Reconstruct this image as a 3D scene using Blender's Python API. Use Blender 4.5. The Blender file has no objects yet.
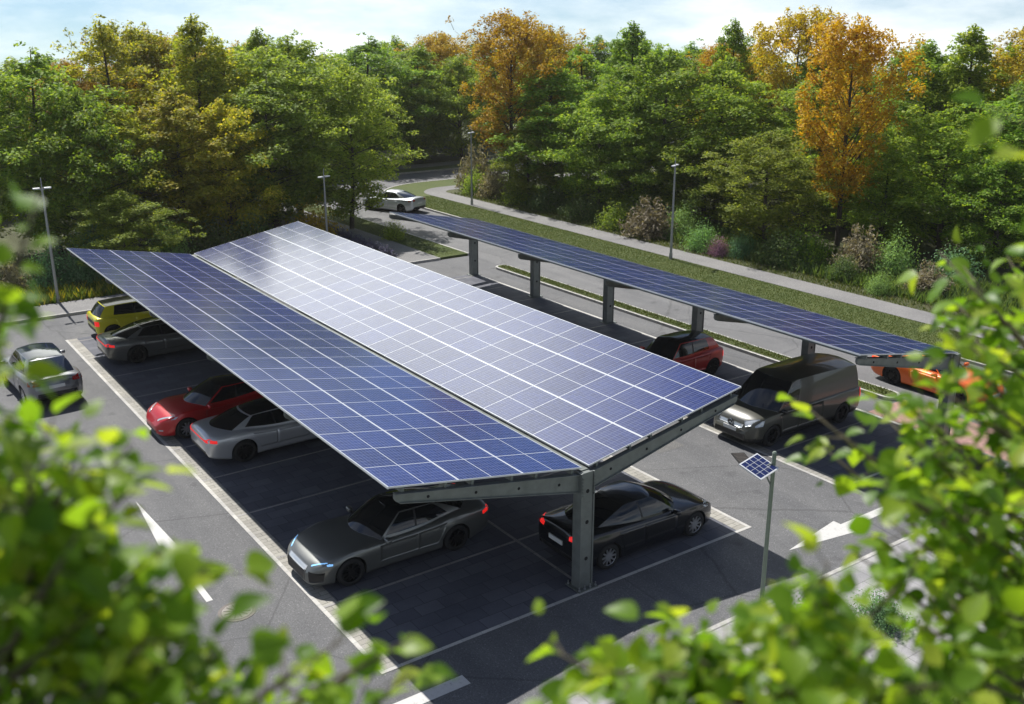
import bpy, bmesh, math, random
import numpy as np
from mathutils import Vector, Matrix
from mathutils.bvhtree import BVHTree

random.seed(11)
S = bpy.context.scene
COL = S.collection
PI = math.pi

# ------------------------------------------------------------------ materials
def new_mat(name):
    m = bpy.data.materials.new(name); m.use_nodes = True
    nt = m.node_tree; nt.nodes.clear()
    out = nt.nodes.new('ShaderNodeOutputMaterial')
    return m, nt, out

def node(nt, kind, **kw):
    n = nt.nodes.new(kind)
    for k, v in kw.items():
        if k.startswith('i_'):
            n.inputs[k[2:].replace('_', ' ')].default_value = v
        else:
            setattr(n, k, v)
    return n

def principled(nt, out, color=(.5, .5, .5), rough=.5, metal=0., coat=0., spec=.5):
    b = node(nt, 'ShaderNodeBsdfPrincipled')
    b.inputs['Base Color'].default_value = (*color, 1)
    b.inputs['Roughness'].default_value = rough
    b.inputs['Metallic'].default_value = metal
    b.inputs['Coat Weight'].default_value = coat
    b.inputs['Coat Roughness'].default_value = .04
    b.inputs['Specular IOR Level'].default_value = spec
    nt.links.new(b.outputs[0], out.inputs[0])
    return b

def ramp(nt, fac, stops):
    r = node(nt, 'ShaderNodeValToRGB')
    el = r.color_ramp.elements
    while len(el) < len(stops): el.new(.5)
    for e, (p, c) in zip(el, stops):
        e.position = p; e.color = (*c, 1)
    nt.links.new(fac, r.inputs[0])
    return r

def noise(nt, vec, scale, detail=4, rough=.6):
    n = node(nt, 'ShaderNodeTexNoise')
    n.inputs['Scale'].default_value = scale; n.inputs['Detail'].default_value = detail
    n.inputs['Roughness'].default_value = rough
    nt.links.new(vec, n.inputs['Vector'])
    return n

def mixc(nt, a, b, fac, mode='MIX'):
    m = node(nt, 'ShaderNodeMix', data_type='RGBA', blend_type=mode)
    for sock, v in ((m.inputs['Factor'], fac), (m.inputs['A'], a), (m.inputs['B'], b)):
        if isinstance(v, (int, float)): sock.default_value = v
        elif isinstance(v, tuple): sock.default_value = (*v, 1)
        else: nt.links.new(v, sock)
    return m.outputs['Result']

def bump(nt, height, strength, dist, bsdf):
    b = node(nt, 'ShaderNodeBump')
    b.inputs['Strength'].default_value = strength; b.inputs['Distance'].default_value = dist
    nt.links.new(height, b.inputs['Height']); nt.links.new(b.outputs[0], bsdf.inputs['Normal'])

def plain(name, color, rough=.5, metal=0., coat=0., vary=.12, scale=6., spec=.5):
    m, nt, out = new_mat(name)
    b = principled(nt, out, color, rough, metal, coat, spec)
    tc = node(nt, 'ShaderNodeTexCoord')
    n = noise(nt, tc.outputs['Object'], scale)
    lo = tuple(c * (1 - vary) for c in color); hi = tuple(min(1, c * (1 + vary)) for c in color)
    r = ramp(nt, n.outputs['Fac'], [(.3, lo), (.7, hi)])
    nt.links.new(r.outputs[0], b.inputs['Base Color'])
    return m

def asphalt(name, c0, c1, patches=True):
    m, nt, out = new_mat(name)
    b = principled(nt, out, c0, .85)
    tc = node(nt, 'ShaderNodeTexCoord'); v = tc.outputs['Object']
    fine = noise(nt, v, 30, 3, .8)
    r = ramp(nt, fine.outputs['Fac'], [(.28, c0), (.5, tuple((a + b_) / 2 for a, b_ in zip(c0, c1))), (.74, c1)])
    vor = node(nt, 'ShaderNodeTexVoronoi'); vor.inputs['Scale'].default_value = 42
    nt.links.new(v, vor.inputs['Vector'])
    chips = ramp(nt, vor.outputs['Color'], [(.0, (.72, .72, .72)), (.8, (1.05, 1.05, 1.05)), (.97, (1.75, 1.72, 1.68))])
    c = mixc(nt, r.outputs[0], chips.outputs[0], 1., 'MULTIPLY')
    big = noise(nt, v, .35, 6, .65)
    st = ramp(nt, big.outputs['Fac'], [(.3, (.78, .78, .79)), (.55, (1, 1, 1)), (.75, (1.12, 1.11, 1.08))])
    c = mixc(nt, c, st.outputs[0], 1., 'MULTIPLY')
    if patches:
        mp = node(nt, 'ShaderNodeMapping'); mp.inputs['Scale'].default_value = (1.3, .12, 1)
        nt.links.new(v, mp.inputs['Vector'])
        tr = noise(nt, mp.outputs[0], 1.1, 3, .5)
        tt = ramp(nt, tr.outputs['Fac'], [(.35, (.86, .86, .87)), (.6, (1.04, 1.03, 1.02))])
        c = mixc(nt, c, tt.outputs[0], 1., 'MULTIPLY')
    if patches:
        wv = noise(nt, v, 1.2, 4, .6)
        wm = mixc(nt, v, wv.outputs['Color'], .12)
        ck = node(nt, 'ShaderNodeTexVoronoi', feature='DISTANCE_TO_EDGE'); ck.inputs['Scale'].default_value = .22
        nt.links.new(wm, ck.inputs['Vector'])
        cl = ramp(nt, ck.outputs['Distance'], [(.0, (.45, .45, .45)), (.0035, (.6, .6, .6)), (.006, (1, 1, 1))])
        c = mixc(nt, c, cl.outputs[0], .55, 'MULTIPLY')
        oil = noise(nt, v, 1.05, 2, .4)
        ol = ramp(nt, oil.outputs['Fac'], [(.25, (.62, .62, .63)), (.36, (1, 1, 1))])
        c = mixc(nt, c, ol.outputs[0], 1., 'MULTIPLY')
    nt.links.new(c, b.inputs['Base Color'])
    bump(nt, fine.outputs['Fac'], .5, .012, b)
    return m

def paving(name, c0, c1, mortar, bw, bh, rot=0., offset=.5, msize=.012, rough=.8):
    m, nt, out = new_mat(name)
    b = principled(nt, out, c0, rough)
    tc = node(nt, 'ShaderNodeTexCoord')
    mp = node(nt, 'ShaderNodeMapping'); mp.inputs['Rotation'].default_value = (0, 0, rot)
    nt.links.new(tc.outputs['Object'], mp.inputs['Vector'])
    br = node(nt, 'ShaderNodeTexBrick')
    br.offset = offset
    br.inputs['Color1'].default_value = (*c0, 1); br.inputs['Color2'].default_value = (*c1, 1)
    br.inputs['Mortar'].default_value = (*mortar, 1)
    br.inputs['Scale'].default_value = 1; br.inputs['Brick Width'].default_value = bw
    br.inputs['Row Height'].default_value = bh; br.inputs['Mortar Size'].default_value = msize
    br.inputs['Mortar Smooth'].default_value = .3; br.inputs['Bias'].default_value = 0
    nt.links.new(mp.outputs[0], br.inputs['Vector'])
    n1 = noise(nt, tc.outputs['Object'], .8, 5)
    s1 = ramp(nt, n1.outputs['Fac'], [(.3, (.75, .75, .76)), (.7, (1.15, 1.14, 1.1))])
    n2 = noise(nt, tc.outputs['Object'], 60, 3)
    s2 = ramp(nt, n2.outputs['Fac'], [(.3, (.82, .82, .82)), (.7, (1.15, 1.15, 1.15))])
    c = mixc(nt, br.outputs['Color'], s1.outputs[0], 1., 'MULTIPLY')
    c = mixc(nt, c, s2.outputs[0], 1., 'MULTIPLY')
    nt.links.new(c, b.inputs['Base Color'])
    inv = node(nt, 'ShaderNodeMath', operation='SUBTRACT'); inv.inputs[0].default_value = 1
    nt.links.new(br.outputs['Fac'], inv.inputs[1])
    bump(nt, inv.outputs[0], .5, .008, b)
    return m

def worn_paint(name, color, wear=.5):
    m, nt, out = new_mat(name)
    b = principled(nt, out, color, .7)
    tc = node(nt, 'ShaderNodeTexCoord')
    n = noise(nt, tc.outputs['Object'], 9, 8, .75)
    r = ramp(nt, n.outputs['Fac'], [(.30, tuple(c * (1 - wear) for c in color)), (.42, tuple(c * .9 for c in color)), (.7, color)])
    nt.links.new(r.outputs[0], b.inputs['Base Color'])
    return m

def ground_mat(name, stops, s1=.5, s2=9., rough=.95, bstr=.8):
    m, nt, out = new_mat(name)
    b = principled(nt, out, stops[0][1], rough)
    tc = node(nt, 'ShaderNodeTexCoord'); v = tc.outputs['Object']
    a = noise(nt, v, s1, 6, .7); f = noise(nt, v, s2, 6, .75)
    mx = node(nt, 'ShaderNodeMath', operation='MULTIPLY_ADD')
    nt.links.new(f.outputs['Fac'], mx.inputs[0]); mx.inputs[1].default_value = .65
    sc = node(nt, 'ShaderNodeMath', operation='MULTIPLY'); sc.inputs[1].default_value = .35
    nt.links.new(a.outputs['Fac'], sc.inputs[0]); nt.links.new(sc.outputs[0], mx.inputs[2])
    r = ramp(nt, mx.outputs[0], stops)
    nt.links.new(r.outputs[0], b.inputs['Base Color'])
    bump(nt, f.outputs['Fac'], bstr, .05, b)
    return m

def leaf_mat(name, cols, trans=.45, rough=.6, spec=.18, tw=1.5, objvar=.12):
    """cols: list of colours picked per leaf; translucent, so light comes through the leaves"""
    m, nt, out = new_mat(name)
    geo = node(nt, 'ShaderNodeNewGeometry'); oi = node(nt, 'ShaderNodeObjectInfo')
    stops = [(i / max(1, len(cols) - 1), c) for i, c in enumerate(cols)]
    r = ramp(nt, geo.outputs['Random Per Island'], stops)
    hs = node(nt, 'ShaderNodeHueSaturation')
    mr = node(nt, 'ShaderNodeMapRange'); mr.inputs['To Min'].default_value = 1 - objvar * 1.6; mr.inputs['To Max'].default_value = 1 + objvar * 1.6
    nt.links.new(oi.outputs['Random'], mr.inputs['Value']); nt.links.new(mr.outputs[0], hs.inputs['Value'])
    mh = node(nt, 'ShaderNodeMapRange'); mh.inputs['To Min'].default_value = .5 - objvar * .14; mh.inputs['To Max'].default_value = .5 + objvar * .14
    fr = node(nt, 'ShaderNodeMath', operation='FRACT'); ml = node(nt, 'ShaderNodeMath', operation='MULTIPLY'); ml.inputs[1].default_value = 7.31
    nt.links.new(oi.outputs['Random'], ml.inputs[0]); nt.links.new(ml.outputs[0], fr.inputs[0])
    nt.links.new(fr.outputs[0], mh.inputs['Value']); nt.links.new(mh.outputs[0], hs.inputs['Hue'])
    nt.links.new(r.outputs[0], hs.inputs['Color'])
    b = node(nt, 'ShaderNodeBsdfPrincipled')
    b.inputs['Roughness'].default_value = rough; b.inputs['Specular IOR Level'].default_value = spec
    nt.links.new(hs.outputs[0], b.inputs['Base Color'])
    t = node(nt, 'ShaderNodeBsdfTranslucent')
    tcol = mixc(nt, hs.outputs[0], (tw, tw * .96, tw * .42), 1., 'MULTIPLY')
    nt.links.new(tcol, t.inputs['Color'])
    mx = node(nt, 'ShaderNodeMixShader'); mx.inputs[0].default_value = trans
    nt.links.new(b.outputs[0], mx.inputs[1]); nt.links.new(t.outputs[0], mx.inputs[2])
    nt.links.new(mx.outputs[0], out.inputs[0])
    return m

def module_mat():
    m, nt, out = new_mat('solar_cells')
    b = principled(nt, out, (.03, .05, .2), .22, 0, .0, .6)
    b.inputs['Coat Roughness'].default_value = .12
    uv = node(nt, 'ShaderNodeUVMap')
    sp = node(nt, 'ShaderNodeSeparateXYZ'); nt.links.new(uv.outputs[0], sp.inputs[0])
    def math_(op, a, bb=None):
        n = node(nt, 'ShaderNodeMath', operation=op)
        for i, v in enumerate((a, bb)):
            if v is None: continue
            if isinstance(v, (int, float)): n.inputs[i].default_value = v
            else: nt.links.new(v, n.inputs[i])
        return n.outputs[0]
    def lines(coord, count, w):
        f = math_('FRACT', math_('MULTIPLY', coord, count))
        d = math_('ABSOLUTE', math_('SUBTRACT', f, .5))
        return math_('GREATER_THAN', d, .5 - w)
    u, v = sp.outputs[0], sp.outputs[1]
    g1 = lines(u, 20, .04); g2 = lines(v, 6, .022)
    busu = lines(v, 30, .05)
    mid = math_('LESS_THAN', math_('ABSOLUTE', math_('SUBTRACT', u, .5)), .006)
    edge_u = math_('GREATER_THAN', math_('ABSOLUTE', math_('SUBTRACT', u, .5)), .484)
    edge_v = math_('GREATER_THAN', math_('ABSOLUTE', math_('SUBTRACT', v, .5)), .490)
    white = math_('MAXIMUM', math_('MAXIMUM', mid, edge_u), edge_v)
    grid = math_('MAXIMUM', g1, g2)
    oi = node(nt, 'ShaderNodeObjectInfo')
    cell = ramp(nt, oi.outputs['Random'], [(0, (.009, .017, .088)), (.5, (.011, .021, .105)), (1, (.013, .025, .122))])
    # every cell a little different
    fu = math_('FLOOR', math_('MULTIPLY', u, 20)); fv = math_('FLOOR', math_('MULTIPLY', v, 6))
    cb = node(nt, 'ShaderNodeCombineXYZ'); nt.links.new(fu, cb.inputs[0]); nt.links.new(fv, cb.inputs[1]); nt.links.new(oi.outputs['Random'], cb.inputs[2])
    wn = node(nt, 'ShaderNodeTexWhiteNoise'); nt.links.new(cb.outputs[0], wn.inputs['Vector'])
    cv = ramp(nt, wn.outputs['Value'], [(0, (.8, .8, .85)), (1, (1.2, 1.2, 1.15))])
    c = mixc(nt, cell.outputs[0], cv.outputs[0], 1., 'MULTIPLY')
    c = mixc(nt, c, (.05, .06, .15), math_('MULTIPLY', busu, .4))
    c = mixc(nt, c, (.125, .145, .25), grid)
    c = mixc(nt, c, (.44, .46, .50), white)
    nt.links.new(c, b.inputs['Base Color'])
    # dust film
    tc = node(nt, 'ShaderNodeTexCoord')
    n = noise(nt, tc.outputs['Object'], 3.5, 5)
    rr = ramp(nt, n.outputs['Fac'], [(.3, (.13, .13, .13)), (.75, (.21, .21, .21))])
    nt.links.new(rr.outputs[0], b.inputs['Roughness'])
    return m

M = {}
M['asphalt'] = asphalt('aged_asphalt', (.076, .078, .082), (.162, .164, .17))
M['patch'] = asphalt('patched_asphalt', (.075, .074, .073), (.15, .148, .146), False)
M['road'] = asphalt('road_asphalt', (.10, .101, .104), (.185, .186, .19))
M['bay'] = paving('dark_bay_pavers', (.072, .077, .10), (.112, .117, .142), (.044, .047, .06), .62, .42, 0, .5, .01)
M['strip'] = paving('light_strip_pavers', (.25, .24, .215), (.32, .31, .28), (.16, .155, .14), .40, .175, 0, .5, .011)
M['line'] = paving('white_stone_line', (.40, .39, .375), (.48, .47, .45), (.25, .29, .28), .5, .3, 0, .5, .008)
M['line_shaded'] = paving('shaded_stone_line', (.25, .245, .24), (.31, .30, .295), (.15, .15, .15), .5, .3, 0, .5, .008)  # line stone with the canopy's shade put into its colour
M['paint'] = worn_paint('road_paint', (.50, .495, .48), .6)
M['walk'] = paving('sidewalk_slabs', (.27, .268, .275), (.32, .315, .32), (.17, .168, .17), .6, .6, 0, .5, .01)
M['path'] = asphalt('pale_path', (.15, .147, .146), (.23, .225, .222), False)
M['kerb'] = plain('granite_kerb', (.36, .35, .33), .8, vary=.25, scale=5)
M['red_paving'] = paving('red_paving', (.30, .17, .15), (.36, .21, .18), (.18, .13, .12), .2, .1, 0, .5, .006)
M['verge'] = ground_mat('verge_turf', [(.25, (.03, .05, .010)), (.45, (.055, .08, .016)), (.6, (.085, .10, .022)), (.8, (.13, .12, .04))])
M['soil'] = ground_mat('woodland_soil', [(.25, (.02, .025, .01)), (.45, (.05, .055, .02)), (.6, (.075, .085, .03)), (.8, (.11, .09, .045))], .6, 6)
M['steel'] = plain('galvanised_steel', (.17, .185, .178), .5, .35, vary=.16, scale=4)
M['steel_dark'] = plain('weathered_steel', (.16, .175, .165), .5, .5, vary=.2, scale=4)
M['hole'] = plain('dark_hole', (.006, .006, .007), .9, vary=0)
M['bolt'] = plain('zinc_bolt', (.45, .46, .47), .35, .9)
M['cells'] = module_mat()
M['cells_small'] = plain('small_panel_cells', (.012, .018, .075), .2, 0, .5)
M['matt_black'] = plain('matt_black_roof', (.008, .008, .009), .12, 0, 0, vary=.1, spec=.35)
M['frame'] = plain('aluminium_frame', (.66, .67, .69), .4, .3, vary=.05)
M['glass'] = plain('tinted_glass', (.008, .009, .011), .05, 0, 0, vary=0, spec=.7)
M['glass_blue'] = plain('blue_tinted_glass', (.012, .018, .035), .06, 0, 0, vary=0, spec=.8)
M['rubber'] = plain('tyre_rubber', (.012, .012, .013), .85, vary=.2)
M['rim_silver'] = plain('silver_alloy', (.58, .58, .59), .28, .85, vary=.05)
M['rim_dark'] = plain('dark_alloy', (.03, .03, .032), .35, .7, vary=.1)
M['black_trim'] = plain('black_trim', (.012, .012, .013), .45, vary=.1)
M['under'] = plain('underbody', (.008, .008, .008), .9, vary=.1)
M['plate'] = plain('pale_number_plate', (.62, .63, .62), .5, vary=.03)
M['chrome'] = plain('chrome', (.75, .76, .78), .15, 1., vary=.02)
M['lens'] = plain('lamp_lens', (.5, .53, .56), .12, .3, .5, vary=.05)
def emis(name, col, st):
    m, nt, out = new_mat(name)
    b = principled(nt, out, col, .3)
    b.inputs['Emission Color'].default_value = (*col, 1); b.inputs['Emission Strength'].default_value = st
    return m
M['tail'] = emis('tail_lamp', (.75, .015, .012), .55)
M['taildim'] = plain('tail_lens', (.28, .006, .008), .15, 0, .5, vary=.03)
M['blue_light'] = emis('cold_headlight', (.25, .55, .95), .5)
M['amber'] = plain('amber_lens', (.7, .3, .03), .3)
def paint(name, col, metal=.35, rough=.34):
    return plain(name, col, rough, metal, .7, vary=.03, scale=40)
M['p_grey'] = paint('graphite_paint', (.15, .155, .147), .55)
M['p_silver'] = paint('silver_paint', (.50, .51, .53), .55)
M['p_black'] = paint('black_paint', (.008, .009, .011), .1, .25)
M['p_red'] = paint('red_paint', (.44, .010, .013), .3)
M['p_redh'] = paint('bright_red_paint', (.42, .014, .012), .1)
M['p_yellow'] = paint('yellow_paint', (.60, .55, .015), .1)
M['p_olive'] = paint('dark_olive_paint', (.055, .055, .044), .1)
M['p_suv'] = paint('pale_silver_paint', (.22, .225, .245), .5)
M['p_orange'] = paint('orange_paint', (.75, .13, .008), .1)
M['p_far'] = paint('light_silver_paint', (.5, .52, .55), .5)
M['bark'] = plain('bark', (.045, .036, .027), .9, vary=.4, scale=5)
M['twig'] = plain('twig_bark', (.09, .075, .045), .85, vary=.3, scale=20)
M['lamp_post'] = plain('lamp_post_steel', (.30, .31, .31), .5, .5, vary=.1)
M['green_pole'] = plain('pole_green_grey', (.20, .235, .19), .5, .3, vary=.12, scale=3)
M['lamp_head'] = plain('pale_lamp_head', (.6, .61, .62), .4, .2, vary=.05)
M['iron'] = plain('cast_iron', (.085, .075, .07), .6, .5, vary=.25, scale=12)
M['manhole_fill'] = plain('manhole_concrete', (.24, .22, .2), .85, vary=.2, scale=9)

G = lambda *c: list(c)
M['leaf_g'] = leaf_mat('mid_green_leaves', [(0.094, 0.1649, 0.0218), (0.1664, 0.2703, 0.0306), (0.2364, 0.3435, 0.0394), (0.3168, 0.3779, 0.0523)], .5)
M['leaf_l'] = leaf_mat('light_green_leaves', [(0.1112, 0.1772, 0.0259), (0.192, 0.2801, 0.0368), (0.2525, 0.3342, 0.0479), (0.3131, 0.3615, 0.0664)], .5)
M['leaf_y'] = leaf_mat('olive_glow_leaves', [(0.1673, 0.2014, 0.02), (0.2789, 0.3081, 0.0298), (0.3792, 0.379, 0.0398), (0.5132, 0.4263, 0.0498)], .5)  # olive tone, yellowed to carry the warm glow over the left trees
M['leaf_o'] = leaf_mat('orange_leaves', [(0.3511, 0.2019, 0.0055), (0.499, 0.3294, 0.0092), (0.5544, 0.4037, 0.0148), (0.4805, 0.4037, 0.037)], .45, tw=1.25)
M['leaf_yo'] = leaf_mat('amber_leaves', [(.26, .17, .012), (.40, .28, .018), (.48, .34, .028), (.36, .31, .05)], .45, tw=1.3)
M['leaf_teal'] = leaf_mat('blue_green_leaves', [(.08, .17, .08), (.12, .24, .11), (.15, .29, .14)], .35)
M['leaf_bright'] = leaf_mat('bright_shrub_leaves', [(0.1417, 0.2576, 0.0754), (0.2126, 0.3606, 0.1101), (0.2691, 0.4379, 0.1391)], .35)
M['leaf_brown'] = leaf_mat('brown_shrub_leaves', [(0.1384, 0.1215, 0.0834), (0.2193, 0.192, 0.131), (0.3231, 0.2943, 0.1967)], .25)
M['leaf_dark'] = leaf_mat('dark_shrub_leaves', [(0.0517, 0.0949, 0.031), (0.0949, 0.1466, 0.0431), (0.1466, 0.1897, 0.0569)], .4)
M['leaf_pink'] = leaf_mat('pink_flowers', [(0.108, 0.09, 0.09), (0.315, 0.162, 0.27), (0.405, 0.198, 0.36)], .3)
M['leaf_lav'] = leaf_mat('lavender_leaves', [(.08, .075, .15), (.13, .12, .24), (.06, .075, .05)], .2)
M['leaf_near'] = leaf_mat('fresh_leaves', [(0.0764, 0.1615, 0.013), (0.1275, 0.2315, 0.0182), (0.1911, 0.3016, 0.0242), (0.306, 0.3663, 0.0401)], .55, .4, .35, 1.9, .02)
M['blade'] = leaf_mat('grass_blades', [(.03, .062, .010), (.055, .09, .016), (.085, .115, .024), (.14, .14, .05)], .3)
M['meadow'] = leaf_mat('meadow_plants', [(.05, .09, .02), (.08, .13, .025), (.12, .15, .03), (.42, .36, .03)], .3)

# ------------------------------------------------------------------ object helpers
def link(o, parent=None):
    COL.objects.link(o)
    if parent is not None: o.parent = parent
    return o

def mesh_data(name, verts, faces, mats, midx=None, smooth=False, uvs=None):
    me = bpy.data.meshes.new(name)
    me.from_pydata([tuple(v) for v in verts], [], [tuple(f) for f in faces])
    for m in (mats if isinstance(mats, (list, tuple)) else [mats]): me.materials.append(m)
    if midx is not None: me.polygons.foreach_set('material_index', midx)
    if smooth is True: me.polygons.foreach_set('use_smooth', [True] * len(faces))
    if uvs is not None:
        l = me.uv_layers.new(name='UVMap')
        l.data.foreach_set('uv', [c for uv in uvs for c in uv])
    me.update()
    return me

def obj(name, me, parent=None, loc=(0, 0, 0), rot=(0, 0, 0)):
    o = bpy.data.objects.new(name, me)
    o.location = loc; o.rotation_euler = rot
    return link(o, parent)

def thing(name, label, cat, loc=(0, 0, 0), rot=(0, 0, 0), group=None):
    o = bpy.data.objects.new(name, None); o.empty_display_size = .3
    o.location = loc; o.rotation_euler = rot
    link(o); return tag(o, label, cat, group)

def tag(o, label, cat, group=None):
    o['label'] = label; o['category'] = cat
    if group: o['group'] = group
    return o

def structure(o): o['kind'] = 'structure'; return o
def stuff(o): o['kind'] = 'stuff'; return o

class MB:
    """collects simple shapes into one mesh"""
    def __init__(s): s.v = []; s.f = []; s.m = []
    def add(s, v, f, m=0):
        b = len(s.v); s.v += [Vector(x) for x in v]; s.f += [tuple(i + b for i in q) for q in f]; s.m += [m] * len(f); return s
    def box(s, c, d, m=0, R=None, bev=0.):
        x, y, z = (k / 2 for k in d)
        if bev <= 0:
            v = [(a, b, e) for e in (-z, z) for a, b in ((-x, -y), (x, -y), (x, y), (-x, y))]
            f = [(3, 2, 1, 0), (4, 5, 6, 7), (0, 1, 5, 4), (1, 2, 6, 5), (2, 3, 7, 6), (3, 0, 4, 7)]
        else:
            bm = bmesh.new(); bmesh.ops.create_cube(bm, size=1)
            for q in bm.verts: q.co = Vector((q.co.x * d[0], q.co.y * d[1], q.co.z * d[2]))
            bmesh.ops.bevel(bm, geom=bm.edges[:], offset=bev, segments=2, affect='EDGES', profile=.6)
            bm.verts.index_update()
            v = [q.co.copy() for q in bm.verts]; f = [[q.index for q in p.verts] for p in bm.faces]; bm.free()
        v = [Vector(q) for q in v]
        if R is not None: v = [R @ q for q in v]
        return s.add([q + Vector(c) for q in v], f, m)
    def cyl(s, p0, p1, r0, r1=None, n=12, m=0, caps=True):
        r1 = r0 if r1 is None else r1
        p0, p1 = Vector(p0), Vector(p1); d = (p1 - p0)
        if d.length < 1e-6: return s
        d = d.normalized()
        a = d.orthogonal().normalized(); b = d.cross(a)
        v = []
        for p, r in ((p0, r0), (p1, r1)):
            for i in range(n):
                t = 2 * PI * i / n; v.append(p + a * (r * math.cos(t)) + b * (r * math.sin(t)))
        f = [(i, (i + 1) % n, n + (i + 1) % n, n + i) for i in range(n)]
        if caps: f += [tuple(range(n - 1, -1, -1)), tuple(range(n, 2 * n))]
        return s.add(v, f, m)
    def tube(s, pts, rad, n=6, m=0):
        pts = [Vector(p) for p in pts]; v = []; f = []
        for k, p in enumerate(pts):
            d = (pts[min(k + 1, len(pts) - 1)] - pts[max(k - 1, 0)]).normalized()
            a = d.cross(Vector((0.13, .97, .2))).normalized(); b = d.cross(a)
            for i in range(n):
                t = 2 * PI * i / n; v.append(p + (a * math.cos(t) + b * math.sin(t)) * rad[k])
        for k in range(len(pts) - 1):
            for i in range(n):
                f.append((k * n + i, k * n + (i + 1) % n, (k + 1) * n + (i + 1) % n, (k + 1) * n + i))
        f.append(tuple(range((len(pts) - 1) * n, len(pts) * n)))
        return s.add(v, f, m)
    def prism(s, poly, z0, z1, m=0, axis='z'):
        """polygon (ccw) extruded along an axis"""
        def P(a, b, c): return (a, b, c) if axis == 'z' else ((a, c, b) if axis == 'y' else (c, a, b))
        n = len(poly)
        v = [P(a, b, z0) for a, b in poly] + [P(a, b, z1) for a, b in poly]
        f = [tuple(range(n - 1, -1, -1)), tuple(range(n, 2 * n))] + [(i, (i + 1) % n, n + (i + 1) % n, n + i) for i in range(n)]
        if axis == 'y': f = [tuple(reversed(q)) for q in f]
        return s.add(v, f, m)
    def data(s, name, mats, smooth=False):
        return mesh_data(name, s.v, s.f, mats, s.m, smooth)
    def build(s, name, mats, parent=None, loc=(0, 0, 0), rot=(0, 0, 0), smooth=False):
        return obj(name, s.data(name, mats, smooth), parent, loc, rot)

def hermite(pts, x):
    xs = [p[0] for p in pts]; ys = [p[1] for p in pts]
    if x <= xs[0]: return ys[0]
    if x >= xs[-1]: return ys[-1]
    i = max(k for k in range(len(xs)) if xs[k] <= x); i = min(i, len(xs) - 2)
    def slope(k):
        if k == 0 or k == len(xs) - 1:
            j = 0 if k == 0 else k - 1
            return (ys[j + 1] - ys[j]) / (xs[j + 1] - xs[j])
        a = (ys[k] - ys[k - 1]) / (xs[k] - xs[k - 1]); b = (ys[k + 1] - ys[k]) / (xs[k + 1] - xs[k])
        return 0 if a * b <= 0 else 2 * a * b / (a + b)
    h = xs[i + 1] - xs[i]; t = (x - xs[i]) / h
    return ((2 * t**3 - 3 * t**2 + 1) * ys[i] + (t**3 - 2 * t**2 + t) * h * slope(i)
            + (-2 * t**3 + 3 * t**2) * ys[i + 1] + (t**3 - t**2) * h * slope(i + 1))

# ------------------------------------------------------------------ ground and roads
def sheet(name, x0, x1, y0, y1, z, mat):
    return structure(obj(name, mesh_data(name, [(x0, y0, z), (x1, y0, z), (x1, y1, z), (x0, y1, z)], [(0, 1, 2, 3)], mat)))

def slab(name, x0, x1, y0, y1, z, mat, depth=.3):
    return structure(MB().box(((x0 + x1) / 2, (y0 + y1) / 2, z - depth / 2), (x1 - x0, y1 - y0, depth)).build(name, [mat]))

CX, CY = 28.5, 50.5
def strip_pts(X, y0, y1=None):
    """the line at offset X of the road: straight along y, then bending right round (CX, CY)"""
    ys = [y0 + (CY - y0) * i / 10 for i in range(11)]
    pts = [(X, y) for y in ys if y1 is None or y <= y1]
    R_ = CX - X
    for i in range(1, 25):
        a = PI - (PI / 2) * i / 24
        pts.append((CX + R_ * math.cos(a), CY + R_ * math.sin(a)))
    pts.append((110, CY + R_))
    return pts

def strip(name, X0, X1, y0, z, mat, depth=0.):
    a = strip_pts(X0, y0); b = strip_pts(X1, y0); n = len(a)
    v = [(x, y, z) for x, y in a] + [(x, y, z) for x, y in b]
    f = [(i, n + i, n + i + 1, i + 1) for i in range(n - 1)]
    if depth:
        v += [(x, y, z - depth) for x, y in a] + [(x, y, z - depth) for x, y in b]
        f += [(i, i + 1, 2 * n + i + 1, 2 * n + i) for i in range(n - 1)]
        f += [(n + i + 1, n + i, 3 * n + i, 3 * n + i + 1) for i in range(n - 1)]
        f += [(n, 0, 2 * n, 3 * n)]
    return structure(obj(name, mesh_data(name, v, f, mat)))

gv, gf = [(20, 20, -.06)], []
for k, (rad, z) in enumerate(((60, -.06), (135, -.06), (170, -3), (260, -22), (500, -75), (900, -130), (1800, -190))):
    for i in range(48):
        a = 2 * PI * i / 48; gv.append((20 + rad * math.cos(a), 20 + rad * math.sin(a), z))
        if k == 0: gf.append((0, 1 + i, 1 + (i + 1) % 48))
        else: gf.append((1 + (k - 1) * 48 + i, 1 + k * 48 + i, 1 + k * 48 + (i + 1) % 48, 1 + (k - 1) * 48 + (i + 1) % 48))
structure(obj('ground', mesh_data('ground', gv, gf, M['soil'])))
sheet('parking_asphalt', -16, 17.15, -2.86, 31.41, 0, M['asphalt'])
strip('road', 17.1, 22.52, -90, .004, M['road'])
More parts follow.
